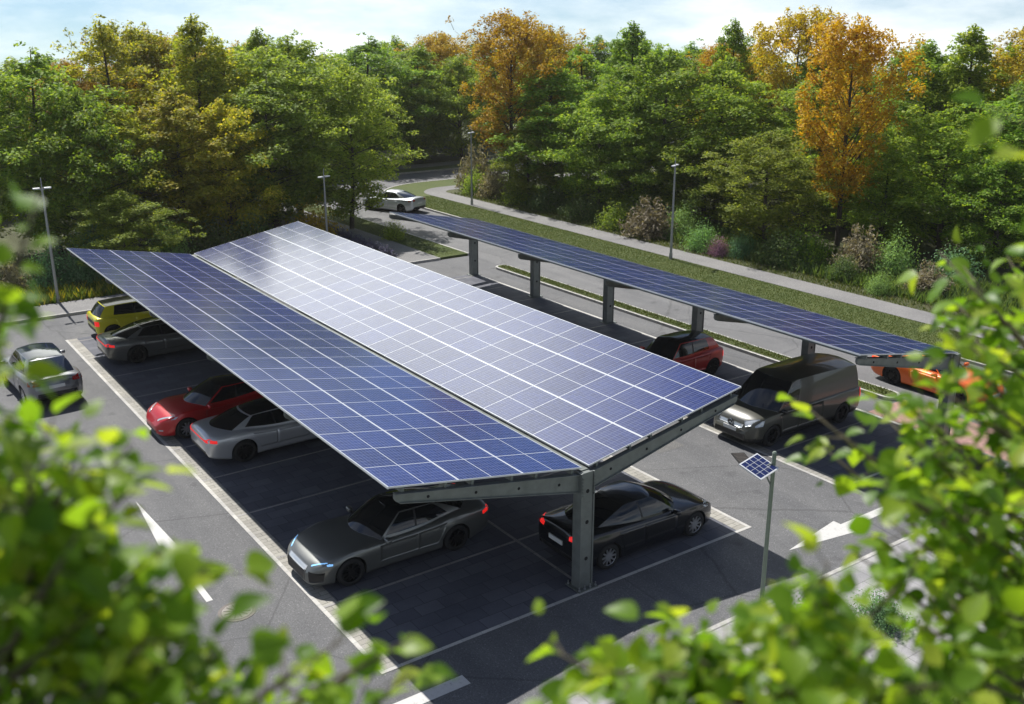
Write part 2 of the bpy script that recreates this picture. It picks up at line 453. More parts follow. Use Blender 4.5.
# centre dashes of the road
for k in range(14):
    sheet('road_marking', 19.75, 19.87, -20 + k * 5.0, -17 + k * 5.0, .009, M['paint'])
sheet('parking_bay_paving', -5, 5, 0, 27.6, .004, M['bay'])
sheet('parking_bay_paving', 9.75, 14.8, .1, 27.6, .004, M['bay'])
sheet('paver_strip', -5.36, -5.0, 0, 27.6, .006, M['strip'])
sheet('paver_strip', 5.0, 5.36, 0, 27.6, .006, M['strip'])
sheet('paver_strip', 9.42, 9.75, .1, 27.6, .006, M['strip'])
for x0, x1, y0, y1 in ((-5.46, -5.36, -.1, 27.6), (5.36, 5.46, -.1, 27.6), (9.32, 9.42, 0, 27.6), (14.8, 14.92, 0, 27.6)):
    sheet('edge_line', x0, x1, y0, y1, .010, M['line'])
sheet('edge_line', -5.36, 5.36, -.1, 0.0, .010, M['line'])
sheet('edge_line', 9.42, 14.8, 0, .1, .010, M['line'])
sheet('edge_line', -.04, .04, .0, 27.6, .008, M['line_shaded'])
bays = [2.85, 5.55, 8.25, 10.95, 13.65, 16.35, 19.05, 21.75, 24.45, 27.15]
for y in bays:
    for x0, x1 in ((-5.36, -.05), (.05, 5.36), (9.42, 14.8)):
        sheet('bay_line', x0, x1, y - .04, y + .04, .0125, M['line_shaded'])
for k, (x, y, wx, wy, rz) in enumerate(((-8.6, 16.5, 1.6, 3.4, .03), (7.3, 6.2, 1.1, 2.8, 0), (-6.6, -1.9, 2.2, .9, 0), (7.6, 16.0, 1.3, 2.0, .05))):
    structure(obj('asphalt_patch', mesh_data('asphalt_patch', [(-wx / 2, -wy / 2, 0), (wx / 2, -wy / 2, 0), (wx / 2, wy / 2, 0), (-wx / 2, wy / 2, 0)], [(0, 1, 2, 3)], M['patch']), None, (x, y, .003), (0, 0, rz)))
# arrows painted on the asphalt
def flat(name, poly, z, mat):
    return structure(obj(name, mesh_data(name, [(x, y, z) for x, y in poly], [tuple(range(len(poly)))], mat)))
flat('arrow_marking', [(-7.31, 10.74), (-7.62, 6.95), (-7.45, 6.95), (-7.45, 4.6), (-7.30, 4.6), (-7.30, 6.95), (-7.13, 6.95)], .005, M['paint'])
flat('arrow_marking', [(5.29, -1.47), (7.5, -1.83), (7.5, -1.60), (9.6, -1.60), (9.6, -1.34), (7.5, -1.34), (7.5, -1.11)], .005, M['paint'])
flat('arrow_marking', [(-4.14, -1.38), (-4.14, -1.05), (-6.3, -1.05), (-6.3, -.84), (-8.5, -1.21), (-6.3, -1.6), (-6.3, -1.38)], .005, M['paint'])
# drain cover near the van
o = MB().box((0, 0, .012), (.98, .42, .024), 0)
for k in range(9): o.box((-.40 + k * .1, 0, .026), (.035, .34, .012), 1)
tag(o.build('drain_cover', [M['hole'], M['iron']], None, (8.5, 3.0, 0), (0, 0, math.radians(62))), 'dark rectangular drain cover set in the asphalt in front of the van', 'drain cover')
# kerbs, pavements
structure(MB().box((0, -2.92, .03), (32, .12, .2), bev=.012).build('kerb', [M['kerb']]))
slab('sidewalk', -16, 17.05, -6.6, -2.985, .125, M['walk'])
slab('planting_ground', -60, 17.05, -60, -6.605, .10, M['verge'])
sheet('red_paving', 14.95, 17.0, -2.85, 3.3, .006, M['red_paving'])
structure(MB().box((-.45, 31.46, .03), (31.1, .12, .2), bev=.012).build('kerb', [M['kerb']]))
slab('rear_sidewalk', -16, 15.08, 31.525, 33.55, .125, M['path'])
slab('rear_planting_ground', -60, 12.9, 33.555, 120, .10, M['soil'])
slab('left_planting_ground', -60, -16.0, -6.6, 33.55, .10, M['verge'])
# left path and verge beyond the lot
strip('left_path', 12.95, 15.1, 33.56, .118, M['path'], .3)
strip('left_verge', 15.105, 16.98, 31.53, .115, M['verge'], .3)
strip('road_kerb', 16.985, 17.1, 31.53, .12, M['kerb'], .3)
strip('road_kerb', 22.5, 22.62, -90, .12, M['kerb'], .3)
strip('right_verge', 22.625, 25.7, -90, .10, M['verge'], .3)
strip('right_path', 25.705, 27.4, -90, .112, M['path'], .3)
strip('woodland_floor', 27.405, 28.45, -90, .10, M['soil'], .3)
slab('woodland_floor', 28.46, 110, -100, 50.4, .098, M['soil'])
slab('far_woodland_floor', 5, 110, 66.5, 130, .10, M['soil'])
# median
def stadium(x0, x1, y0, y1, n=10):
    r = (x1 - x0) / 2; cx = (x0 + x1) / 2; p = []
    for i in range(n + 1): a = -PI + PI * i / n; p.append((cx + r * math.cos(a), y0 + r + r * math.sin(a)))
    for i in range(n + 1): a = PI * i / n; p.append((cx + r * math.cos(a), y1 - r + r * math.sin(a)))
    return p
structure(MB().prism(stadium(16.36, 17.2, 3.4, 28.1), -.05, .12).build('median_kerb', [M['kerb']]))
structure(MB().prism(stadium(16.48, 17.08, 3.52, 27.98), .0, .135).build('median_turf', [M['verge']]))

# grass blades
def blades(name, rects, per_m2, hgt, mat, wid=.03, keep=None, z=.1):
    rng = np.random.default_rng(len(name) + int(per_m2))
    V = []
    for x0, x1, y0, y1 in rects:
        n = int((x1 - x0) * (y1 - y0) * per_m2)
        p = np.stack([rng.uniform(x0, x1, n), rng.uniform(y0, y1, n), np.full(n, z)], 1)
        a = rng.uniform(0, 2 * PI, n); h = hgt * rng.uniform(.5, 1.3, n)
        d = np.stack([np.cos(a), np.sin(a), np.zeros(n)], 1) * (wid * rng.uniform(.6, 1.5, n))[:, None]
        b = rng.uniform(0, 2 * PI, n); t = np.stack([np.cos(b) * h * .5, np.sin(b) * h * .5, h], 1)
        V.append(np.stack([p - d, p + d, p + t], 1))
    V = np.concatenate(V).reshape(-1, 3); nf = len(V) // 3
    me = bpy.data.meshes.new(name)
    me.vertices.add(len(V)); me.vertices.foreach_set('co', V.ravel())
    me.loops.add(nf * 3); me.loops.foreach_set('vertex_index', np.arange(nf * 3, dtype=np.int32))
    me.polygons.add(nf); me.polygons.foreach_set('loop_start', np.arange(nf, dtype=np.int32) * 3)
    me.polygons.foreach_set('loop_total', np.full(nf, 3, np.int32))
    me.materials.append(mat); me.update(calc_edges=True); me.validate()
    o = stuff(obj(name, me)); return o
def stuff_tag(o, label, cat): o['label'] = label; o['category'] = cat; return o
stuff_tag(blades('verge_grass', [(22.65, 25.68, 2, 50), (15.15, 16.95, 31.6, 50)], 520, .055, M['blade'], .010), 'short grass of the verges along the road', 'grass')
stuff_tag(blades('median_grass', [(16.5, 17.06, 3.8, 27.8)], 600, .07, M['blade'], .012, z=.135), 'grass on the narrow median beside the small canopy', 'grass')
stuff_tag(blades('woodland_grass', [(27.4, 33, 0, 50)], 130, .16, M['blade'], .018), 'rough grass between the path and the trees', 'grass')
stuff_tag(blades('undergrowth', [(28.6, 34, 6, 49)], 75, .5, M['leaf_dark'], .05), 'tangled low undergrowth between the shrubs at the wood edge', 'undergrowth')
stuff_tag(blades('meadow_plants', [(-16, 12.5, 33.6, 36.2)], 130, .42, M['meadow'], .06), 'low wild plants with yellow flowers behind the rear sidewalk', 'meadow')
stuff_tag(blades('planting_grass', [(-16, 12, -9.5, -6.65)], 120, .2, M['blade'], .03), 'grass of the planting strip in front of the sidewalk', 'grass')

# ------------------------------------------------------------------ solar canopies
MODL, MODW, MODT = 1.657, 1.0766, .036
def module_data():
    a, b, t = MODL / 2, MODW / 2, MODT / 2
    v = [(-a, -b, -t), (a, -b, -t), (a, b, -t), (-a, b, -t), (-a, -b, t), (a, -b, t), (a, b, t), (-a, b, t)]
    f = [(4, 5, 6, 7), (3, 2, 1, 0), (0, 1, 5, 4), (1, 2, 6, 5), (2, 3, 7, 6), (3, 0, 4, 7)]
    uv = [(0, 0), (1, 0), (1, 1), (0, 1)] + [(.5, .2)] * 20
    return mesh_data('solar_panel', v, f, [M['cells'], M['frame'], M['steel_dark']], [0, 2, 1, 1, 1, 1], uvs=uv)
mod = module_data()
SL = math.atan(.1775)
NROW, PITCH, Y0 = 25, 1.0776, .2

def arm_data(name, xs, zs, drop0, drop1):
    """tapered arm in the xz plane, from the column (first) to its rounded tip (last)"""
    (x0, x1), (z0, z1) = xs, zs
    s = 1 if x1 > x0 else -1
    tip = [(x1 - s * .10, z1 - drop1), (x1 - s * .03, z1 - drop1 + .05), (x1, z1 - drop1 * .5), (x1 - s * .01, z1 - .02)]
    poly = [(x0, z0), (x0, z0 - drop0)] + tip
    if s < 0: poly = poly[::-1]
    if s > 0: pass
    mb = MB().prism(poly, -.035, .035, 0, 'y')
    def flange(a, b, w, t):
        A, B = Vector((a[0], 0, a[1])), Vector((b[0], 0, b[1])); d = (B - A).normalized()
        up = Vector((0, 1, 0)).cross(d); up = up if up.z > 0 else -up
        vs = []
        for p in (A, B):
            for y, q in ((-w / 2, 0), (w / 2, 0), (w / 2, t), (-w / 2, t)): vs.append(p + Vector((0, y, 0)) + up * q)
        mb.add(vs, [(0, 1, 2, 3), (7, 6, 5, 4), (0, 4, 5, 1), (1, 5, 6, 2), (2, 6, 7, 3), (3, 7, 4, 0)])
    flange((x0, z0 - .018), (x1 - s * .02, z1 - .018), .15, .018)
    flange((x0, z0 - drop0 - .002), (x1 - s * .1, z1 - drop1 - .002), .15, .016)
    return mb.data(name, [M['steel']])

def column_parts(parent, x, y, h, detailed, name='column'):
    mb = MB().box((0, 0, h / 2), (.30, .26, h), bev=.012)
    # flanges standing proud left and right, like a rolled section
    mb.box((-.175, 0, h / 2), (.04, .30, h - .004), bev=.006).box((.175, 0, h / 2), (.04, .30, h - .004), bev=.006)
    c = mb.build(name, [M['steel']], parent, (x, y, 0))
    MB().box((0, 0, .022), (.58, .52, .026), bev=.004).build('base_plate', [M['steel_dark']], c)
    zs = [.78, 1.72, 2.5] if h > 2.6 else [.7, h - .55]
    for z in (zs if detailed else zs[:2]):
        MB().cyl((0, -.1325, z), (0, -.128, z), .05, n=18).build('bolt_hole', [M['hole']], c)
    if detailed:
        for bx in (-.24, -.08, .08, .24):
            for by in (-.21, .21):
                MB().cyl((bx, by, .035), (bx, by, .13), .016, n=8).cyl((bx, by, .036), (bx, by, .062), .03, n=6).build('anchor_bolt', [M['bolt']], c)
        for s in (-1, 1):
            for k in range(6):
                MB().cyl((s * .165, -.152, h - .12 - k * .085), (s * .165, -.175, h - .12 - k * .085), .022, n=6).build('bolt', [M['steel_dark']], c)
    return c

def zplane(d, z0): return z0 + d * .1775

def carport(name, label, x_col, sides, zv, y_off, detailed):
    root = thing(name, label, 'solar carport', (x_col, 0, 0), group=None)
    cols = [y_off + 5.405 * k for k in range(6)]
    for k, y in enumerate(cols):
        column_parts(root, 0, y, zv - .09, detailed and k == 0)
    for s in sides:
        ad = arm_data('arm', (s * .19, s * 4.86), (zplane(.19, zv) - .165, zplane(4.86, zv) - .165), .44, .22)
        for k, y in enumerate(cols):
            a = obj('arm', ad, root, (0, y, 0))
            if k == 0:
                for d in (.75, 1.85, 2.95, 4.1):
                    z = zplane(d, zv) - .165 - (.44 + (.22 - .44) * d / 4.86) * .5
                    MB().cyl((s * d, -.041, z), (s * d, -.036, z), .034, n=14).build('bolt_hole', [M['hole']], a)
        L = NROW * PITCH
        for d in (.35, 1.35, 2.0, 3.0, 3.65, 4.65):
            z = zplane(d, zv) - MODT - .012
            MB().box((0, 0, -.055), (.06, L - .04, .11)).box((.03, 0, -.105), (.05, L - .04, .010)).build(
                'purlin', [M['steel']], root, (s * d, Y0 + L / 2, z), (0, -s * SL, 0))
        for d in (4.985,):
            MB().box((0, 0, 0), (.025, L, .03)).build('edge_rail', [M['frame']], root, (s * d, Y0 + L / 2, zplane(d, zv) - .034), (0, -s * SL, 0))
    MB().box((0, Y0 + NROW * PITCH / 2, zv - .075), (.235, NROW * PITCH - .02, .02)).build('gutter', [M['steel_dark']], root)
    rest = MB(); n = 0
    cam = Vector((-13.35, -15.88, 12.59))
    spots = []
    for s in sides:
        for r in range(NROW):
            for c in range(3):
                d = .10 + (MODL / 2 + c * (MODL + .001)) * math.cos(SL)
                p = Vector((s * d, Y0 + (r + .5) * PITCH, zplane(d, zv) - .018))
                spots.append(((p + Vector((x_col, 0, 0)) - cam).length, s, p))
    spots.sort(key=lambda t: t[0])
    for i, (dist, s, p) in enumerate(spots):
        if i < 100:
            obj('solar_panel', mod, root, p, (0, -s * SL, 0))
        else:
            R_ = Matrix.Rotation(-s * SL, 3, 'Y')
            rest.add([R_ @ v.co + p for v in mod.vertices], [tuple(f.vertices) for f in mod.polygons])
    if rest.v:
        nm = len(rest.f) // 6
        me = mesh_data('far_solar_panels', rest.v, rest.f, [M['cells'], M['frame'], M['steel_dark']], [0, 2, 1, 1, 1, 1] * nm,
                       uvs=([(0, 0), (1, 0), (1, 1), (0, 1)] + [(.5, .2)] * 20) * nm)
        stuff(obj('solar_panel_field', me, root))
    return root

carport('solar_carport', 'large butterfly shaped solar carport with two rows of blue panels over the nearest cars', 0, (-1, 1), 3.055, .22, True)
carport('solar_carport', 'narrow single pitch solar carport over the van beside the road', 14.72, (-1,), 3.0, .4, False)

# ------------------------------------------------------------------ cars
def snap_patch(name, bvh, corners, mat, parent, off=.006, nx=10, ny=5, edge=.02, push=None):
    """bilinear patch between 4 points, laid onto the body surface"""
    a, b, c, d = [Vector(p) for p in corners]
    v, nrm = [], []
    for j in range(ny + 1):
        for i in range(nx + 1):
            u, w = i / nx, j / ny
            p = (a * (1 - u) + b * u) * (1 - w) + (d * (1 - u) + c * u) * w
            q, n, _, _ = bvh.find_nearest(p)
            v.append(q); nrm.append(n)
    V = [q + n * off for q, n in zip(v, nrm)]
    f = [(j * (nx + 1) + i, j * (nx + 1) + i + 1, (j + 1) * (nx + 1) + i + 1, (j + 1) * (nx + 1) + i) for j in range(ny) for i in range(nx)]
    fn = (V[f[0][1]] - V[f[0][0]]).cross(V[f[0][3]] - V[f[0][0]])
    mid = len(f) // 2
    fn = (V[f[mid][1]] - V[f[mid][0]]).cross(V[f[mid][3]] - V[f[mid][0]])
    if fn.dot(nrm[f[mid][0]]) < 0: f = [tuple(reversed(q)) for q in f]
    ring = [i for i in range(nx + 1)] + [(j + 1) * (nx + 1) - 1 for j in range(1, ny + 1)] + [ny * (nx + 1) + i for i in range(nx - 1, -1, -1)] + [j * (nx + 1) for j in range(ny - 1, 0, -1)]
    b0 = len(V)
    V += [v[i] - nrm[i] * edge for i in ring]
    n = len(ring)
    f += [(ring[i], b0 + i, b0 + (i + 1) % n, ring[(i + 1) % n]) for i in range(n)]
    me = mesh_data(name, V, f, mat)
    me.polygons.foreach_set('use_smooth', [True] * (nx * ny) + [False] * n)
    return obj(name, me, parent)

def make_wheel(root, x, y, r, side, rimmat, spokes=10, width=.215):
    prof = [(r * .66, -.5), (r * .72, -.52), (r * .9, -.5), (r * .985, -.36), (r, -.15), (r, .15), (r * .985, .36), (r * .9, .5), (r * .72, .52), (r * .66, .5)]
    n = 36; V = []; F = []
    for i in range(n):
        t = 2 * PI * i / n
        for rad, w in prof: V.append((rad * math.cos(t), w * width, rad * math.sin(t)))
    k = len(prof)
    for i in range(n):
        for j in range(k):
            F.append((i * k + j, i * k + (j + 1) % k, ((i + 1) % n) * k + (j + 1) % k, ((i + 1) % n) * k + j))
    w = obj('wheel', mesh_data('wheel', V, F, M['rubber'], smooth=True), root, (x, y, r))
    # rim: barrel, dish, hub and spokes in one piece
    mb = MB(); s = side
    ro = r * .70
    m = 36
    rings = [(ro, .50), (ro * .95, .50), (ro * .92, .44), (ro * .88, .20), (ro * .3, .16), (0.001, .16)]
    V = []; F = []
    for i in range(m):
        t = 2 * PI * i / m
        for rad, q in rings: V.append((rad * math.cos(t), s * q * width, rad * math.sin(t)))
    kk = len(rings); MI = []
    for i in range(m):
        for j in range(kk - 1):
            F.append((i * kk + j, i * kk + j + 1, ((i + 1) % m) * kk + j + 1, ((i + 1) % m) * kk + j)); MI.append(0 if j < 2 else 1)
    mb.v = [Vector(q) for q in V]; mb.f = F; mb.m = MI
    mb.cyl((0, s * .16 * width, 0), (0, s * .46 * width, 0), r * .17, r * .14, 16)
    for i in range(spokes):
        t = 2 * PI * i / spokes
        R_ = Matrix.Rotation(-t, 3, 'Y')
        a, b, h = r * .12, ro * .94, .03
        wv = r * .085
        pts = [(a, .30, -wv), (a, .30, wv), (b, .34, wv * .55), (b, .34, -wv * .55), (a, .44, -wv), (a, .44, wv), (b, .47, wv * .55), (b, .47, -wv * .55)]
        vs = [R_ @ Vector((p, s * q * width, z)) for p, q, z in pts]
        mb.add(vs, [(0, 1, 2, 3), (7, 6, 5, 4), (0, 4, 5, 1), (1, 5, 6, 2), (2, 6, 7, 3), (3, 7, 4, 0)])
    mb.build('rim', [rimmat, M['rim_dark']], w)
    return w

def make_car(name, label, loc, rotz, T, paintm, group=None, roofm=None, rimm=None, spokes=10, cat='car',
             lights=None, tailm=None, plate_rear=True, plate_front=True, glassm=None, doors=True, detail=True):
    root = thing(name, label, cat, loc, (0, 0, rotz), group)
    L, W = T['L'], T['W']; h2 = L / 2
    xf, xr, wr, wR = T['xf'], T['xr'], T['wr'], T['wr'] + .045
    top = lambda x: hermite(T['top'], x); sh = lambda x: hermite(T['sh'], x)
    hw = lambda x: hermite(T['hw'], x) * W / 2; bot = lambda x: hermite(T['bot'], x)
    prof = T.get('prof', [(0, .93), (.08, .965), (.3, .99), (.55, 1.0), (.8, .99), (1, .962)])
    # stations
    xs = set()
    for i in range(81): xs.add(round(-h2 + L * i / 80, 4))
    for i in range(12):
        e = .16 * (i / 12) ** 2
        xs.add(round(h2 - e, 4)); xs.add(round(-h2 + e, 4))
    for wx in (xf, xr):
        for i in range(25):
            xs.add(round(wx - wR * math.cos(PI * i / 24), 4))
        xs.add(round(wx - wR - .003, 4)); xs.add(round(wx + wR + .003, 4))
    xs = sorted(x for x in xs if -h2 <= x <= h2)
    xs = [x for i, x in enumerate(xs) if i == 0 or x - xs[i - 1] > .0015 or x in (h2,)]
    NS = 12
    V, F, MI = [], [], []
    rings = []
    for x in xs:
        b0, s_, t_, w_ = bot(x), sh(x), top(x), hw(x)
        zb = b0
        arch = False
        for wx in (xf, xr):
            d = abs(x - wx)
            if d <= wR + .0005:
                zb = max(zb, wr + math.sqrt(max(0, wR**2 - d**2))); arch = True
        zb = min(zb, s_ - .03)
        pts = [(0, zb if not arch else zb), (w_ * .6, zb)]
        fl = sum(.018 * math.exp(-((x - wx) / .42) ** 2) for wx in (xf, xr))
        for k in range(NS + 1):
            z = zb + (s_ - zb) * k / NS
            f_ = (z - b0) / max(.01, s_ - b0)
            fe = math.exp(-((f_ - .62) / .3) ** 2)
            pts.append((w_ * hermite(prof, f_) + fl * fe, z))
        dt = t_ - s_; ws = pts[-1][0]
        for k in range(1, 8):
            a = k / 8 * PI / 2
            # rounded shoulder, then a nearly flat crown
            u = k / 8
            y = ws * (1 - u) ** .9
            z = s_ + dt * (1 - (1 - u) ** 2.6)
            pts.append((y, z))
        pts.append((0, t_))
        full = pts + [(-y, z) for y, z in reversed(pts[1:-1])]
        rings.append([Vector((x, y, z)) for y, z in full])
    n = len(rings[0])
    for r in rings: V += r
    half = len(pts)
    for i in range(len(rings) - 1):
        for j in range(n):
            F.append((i * n + (j + 1) % n, (i + 1) * n + (j + 1) % n, (i + 1) * n + j, i * n + j))
            jj = j if j < half - 1 else n - 1 - j
            MI.append(1 if jj < 2 else 0)
    F.append(tuple(reversed(range(n)))); MI.append(0)
    F.append(tuple(range((len(rings) - 1) * n, len(rings) * n))); MI.append(0)
    lower = T.get('sill_dark', 0)
    body = mesh_data('body', V, F, [paintm, M['under'], M['black_trim']], MI, True)
    if lower:
        for p in body.polygons:
            c = p.center
            if p.material_index == 0 and c.z < lower and abs(p.normal.z) < .8: p.material_index = 2
    bo = obj('body', body, root)
    bvh = BVHTree.FromPolygons([v for v in V], F)
    def deck(x, y):
        hit = bvh.ray_cast(Vector((x, y, 3)), Vector((0, 0, -1)))
        return hit[0].z if hit[0] else sh(x)
    # greenhouse
    g = T['gh']
    nW, nSide = 8, g['sides']            # sides: list of (kind, x_base_end, x_roof_end, n)
    base, roof, seg = [], [], []
    ybf, ybr = g['yb']; yrf, yrr = g['yr']
    xa, xra = g['xb_f'] - g['sw_f'], g['xr_f'] - g['swr_f']
    xc, xrc = g['xb_r'] + g['sw_r'], g['xr_r'] + g['swr_r']
    for i in range(nW + 1):
        u = i / nW; e = u ** 2
        base.append((g['xb_f'] - g['sw_f'] * e, ybf * u * (1 - .04 * u * u))); roof.append((g['xr_f'] - g['swr_f'] * e, yrf * u))
        if i < nW: seg.append('windshield')
    base[-1] = (xa, ybf); roof[-1] = (xra, yrf)
    px, prx = xa, xra
    for kind, xb, xq, k in nSide:
        for i in range(1, k + 1):
            u = i / k
            x1 = px + (xb - px) * u; x2 = prx + (xq - prx) * u
            tb = (xa - x1) / (xa - xc); tr = (xra - x2) / (xra - xrc)
            bulge = math.sin(PI * min(1, max(0, tb)))
            base.append((x1, ybf + (ybr - ybf) * tb ** 1.5 + g.get('mid', .03) * bulge)); roof.append((x2, yrf + (yrr - yrf) * tr ** 1.6 + .02 * math.sin(PI * tr)))
            seg.append(kind)
        px, prx = xb, xq
    for i in range(1, nW + 1):
        u = 1 - i / nW; e = u ** 2
        base.append((g['xb_r'] + g['sw_r'] * e, ybr * u)); roof.append((g['xr_r'] + g['swr_r'] * e, yrr * u)); seg.append('rear_window')
    zc = lambda x, y: hermite(g['zr'], x) - g.get('drop', .05) * (y / yrf) ** 2
    B3 = [Vector((x, y, deck(x, y) - g.get('sink', .02))) for x, y in base]
    R3 = [Vector((x, y, zc(x, y))) for x, y in roof]
    hN = len(B3)
    full_B = B3 + [Vector((p.x, -p.y, p.z)) for p in reversed(B3[1:-1])]
    full_R = R3 + [Vector((p.x, -p.y, p.z)) for p in reversed(R3[1:-1])]
    fseg = seg + list(reversed(seg)); n2 = len(full_B)
    sideidx = [0] * len(seg)
    vs = [0, .05, .15, .3, .5, .7, .86, .94, 1.0]
    ctr = Vector(((g['xr_f'] + g['xr_r']) / 2, 0, 0))
    GV = []
    for v in vs:
        for i in range(n2):
            p = full_B[i].lerp(full_R[i], v)
            o2 = Vector((0, full_B[i].y, 0))
            bl = math.sin(PI * v)
            sg = fseg[min(i, n2 - 1)]
            p = p + Vector((0, math.copysign(min(1, abs(p.y) / .6), p.y) * .022 * bl, .025 * bl))
            if abs(p.y) < .62: p.x += (.03 if p.x > ctr.x else -.025) * bl * (1 - (abs(p.y) / .7) ** 2)
            GV.append(p)
    def ok(kind, k):
        lo, hi = {'windshield': (1, 8), 'rear_window': (1, 7)}.get(kind, (2, 7))
        if kind in ('windshield', 'rear_window') or kind.startswith('win'): return lo <= k < hi
        return False
    groups = {'cabin_frame': []}
    prev = None; gid = 0
    for i in range(n2):
        kind = fseg[i]
        if i == n2 - nW: pass
        for k in range(len(vs) - 1):
            q = (k * n2 + i, (k + 1) * n2 + i, (k + 1) * n2 + (i + 1) % n2, k * n2 + (i + 1) % n2)
            if ok(kind, k):
                key = kind if not kind.startswith('win_') else kind + ('L' if i < hN - 1 else 'R')
                groups.setdefault(key, []).append(q)
            elif kind == 'post' and ok('win', k): groups.setdefault('pillar' + ('L' if i < hN - 1 else 'R'), []).append(q)
            else: groups['cabin_frame'].append(q)
    def sub(nm, quads, mat):
        ids = {}; vv = []; ff = []
        for q in quads:
            fq = []
            for i in q:
                if i not in ids: ids[i] = len(vv); vv.append(GV[i])
                fq.append(ids[i])
            ff.append(fq)
        return obj(nm, mesh_data(nm, vv, ff, mat, smooth=True), root)
    for key, quads in groups.items():
        if key == 'cabin_frame': sub('cabin_frame', quads, g.get('framem') or paintm)
        elif key.startswith('pillar'): sub('door_pillar', quads, M['black_trim'])
        elif key in ('windshield', 'rear_window'): sub(key, quads, glassm or M['glass'])
        else: sub('side_window', quads, M['glass'])
    # roof skin
    RV, RF = [], []
    m = 14
    for i in range(hN):
        P0 = R3[i]
        for j in range(m + 1):
            y = P0.y * (1 - 2 * j / m)
            RV.append(Vector((P0.x, y, P0.z + g.get('drop', .05) * (1 - (y / P0.y) ** 2) * (P0.y / yrf) ** 2 + .012 * (1 - (y / P0.y) ** 2) if P0.y > 1e-6 else P0.z)))
    for i in range(hN - 1):
        for j in range(m):
            RF.append((i * (m + 1) + j, i * (m + 1) + j + 1, (i + 1) * (m + 1) + j + 1, (i + 1) * (m + 1) + j))
    me = mesh_data('roof', RV, [tuple(reversed(f)) for f in RF], roofm or paintm, smooth=True)
    if me.polygons[len(me.polygons) // 2].normal.z < 0: me.flip_normals()
    obj('roof', me, root)
    # wheels
    for wx in (xf, xr):
        for s in (-1, 1):
            make_wheel(root, wx, s * (hw(wx) - .125), wr, s, rimm or M['rim_silver'], spokes)
    # mirrors
    mx = xa - .12
    for s in (-1, 1):
        z = sh(mx) + .07
        mb = MB().box((0, 0, 0), (.13, .20, .12), bev=.04)
        o = mb.build('side_mirror', [T.get('mirror') or paintm], root, (mx, s * (hw(mx) + .09), z), smooth=True)
        MB().box((0, -s * .13, -.045), (.06, .10, .03)).build('mirror_arm', [M['black_trim']], o)
    # doors
    if doors:
        for s in (-1, 1):
            for x0, x1, x2, x3 in T['doors']:
                yb = s * W / 2
                zt0, zt1 = sh(x0) - .05, sh(x1) - .05
                zb_ = T.get('doorz', .33)
                d = snap_patch('door', bvh, [(x0, yb, zt0), (x1, yb, zt1), (x2, yb, zb_), (x3, yb, zb_)], paintm, root, .004, 12, 8, .01)
                hx = x1 + .14 * (1 if x0 > x1 else -1); hz = sh(hx) - .12
                MB().box((hx, s * (hw(hx) + .012), hz), (.16, .02, .026), bev=.008).build('handle', [T.get('handle') or paintm], d)
    # lights
    lm = lights or M['lens']; tm = tailm or M['tail']
    for s in (-1, 1):
        c = [(x, s * y, z) for x, y, z in T['head']]
        snap_patch('headlight', bvh, c, lm, root, .008, 8, 4, .015)
        c = [(x, s * y, z) for x, y, z in T['tail']]
        snap_patch('taillight', bvh, c, tm, root, .008, 8, 4, .015)
    for nm, c, mt in T.get('extra', []):
        mt = {'paint': paintm, 'tail': tm}.get(mt) or M[mt]
        for s in ((-1, 1) if nm.startswith('side:') else (1,)):
            snap_patch(nm.split(':')[-1], bvh, [(x, s * y, z) for x, y, z in c], mt, root, .007, 14, 4, .012)
    if plate_rear:
        z = T['plate_r']
        q = bvh.ray_cast(Vector((-4, 0, z)), Vector((1, 0, 0)))[0]
        MB().box((q.x - .012, 0, z), (.03, .52, .115), bev=.005).build('number_plate', [M['plate']], root)
    if plate_front:
        z = T['plate_f']
        q = bvh.ray_cast(Vector((4, 0, z)), Vector((-1, 0, 0)))[0]
        MB().box((q.x + .012, 0, z), (.03, .52, .115), bev=.005).build('number_plate', [M['plate']], root)
    return root

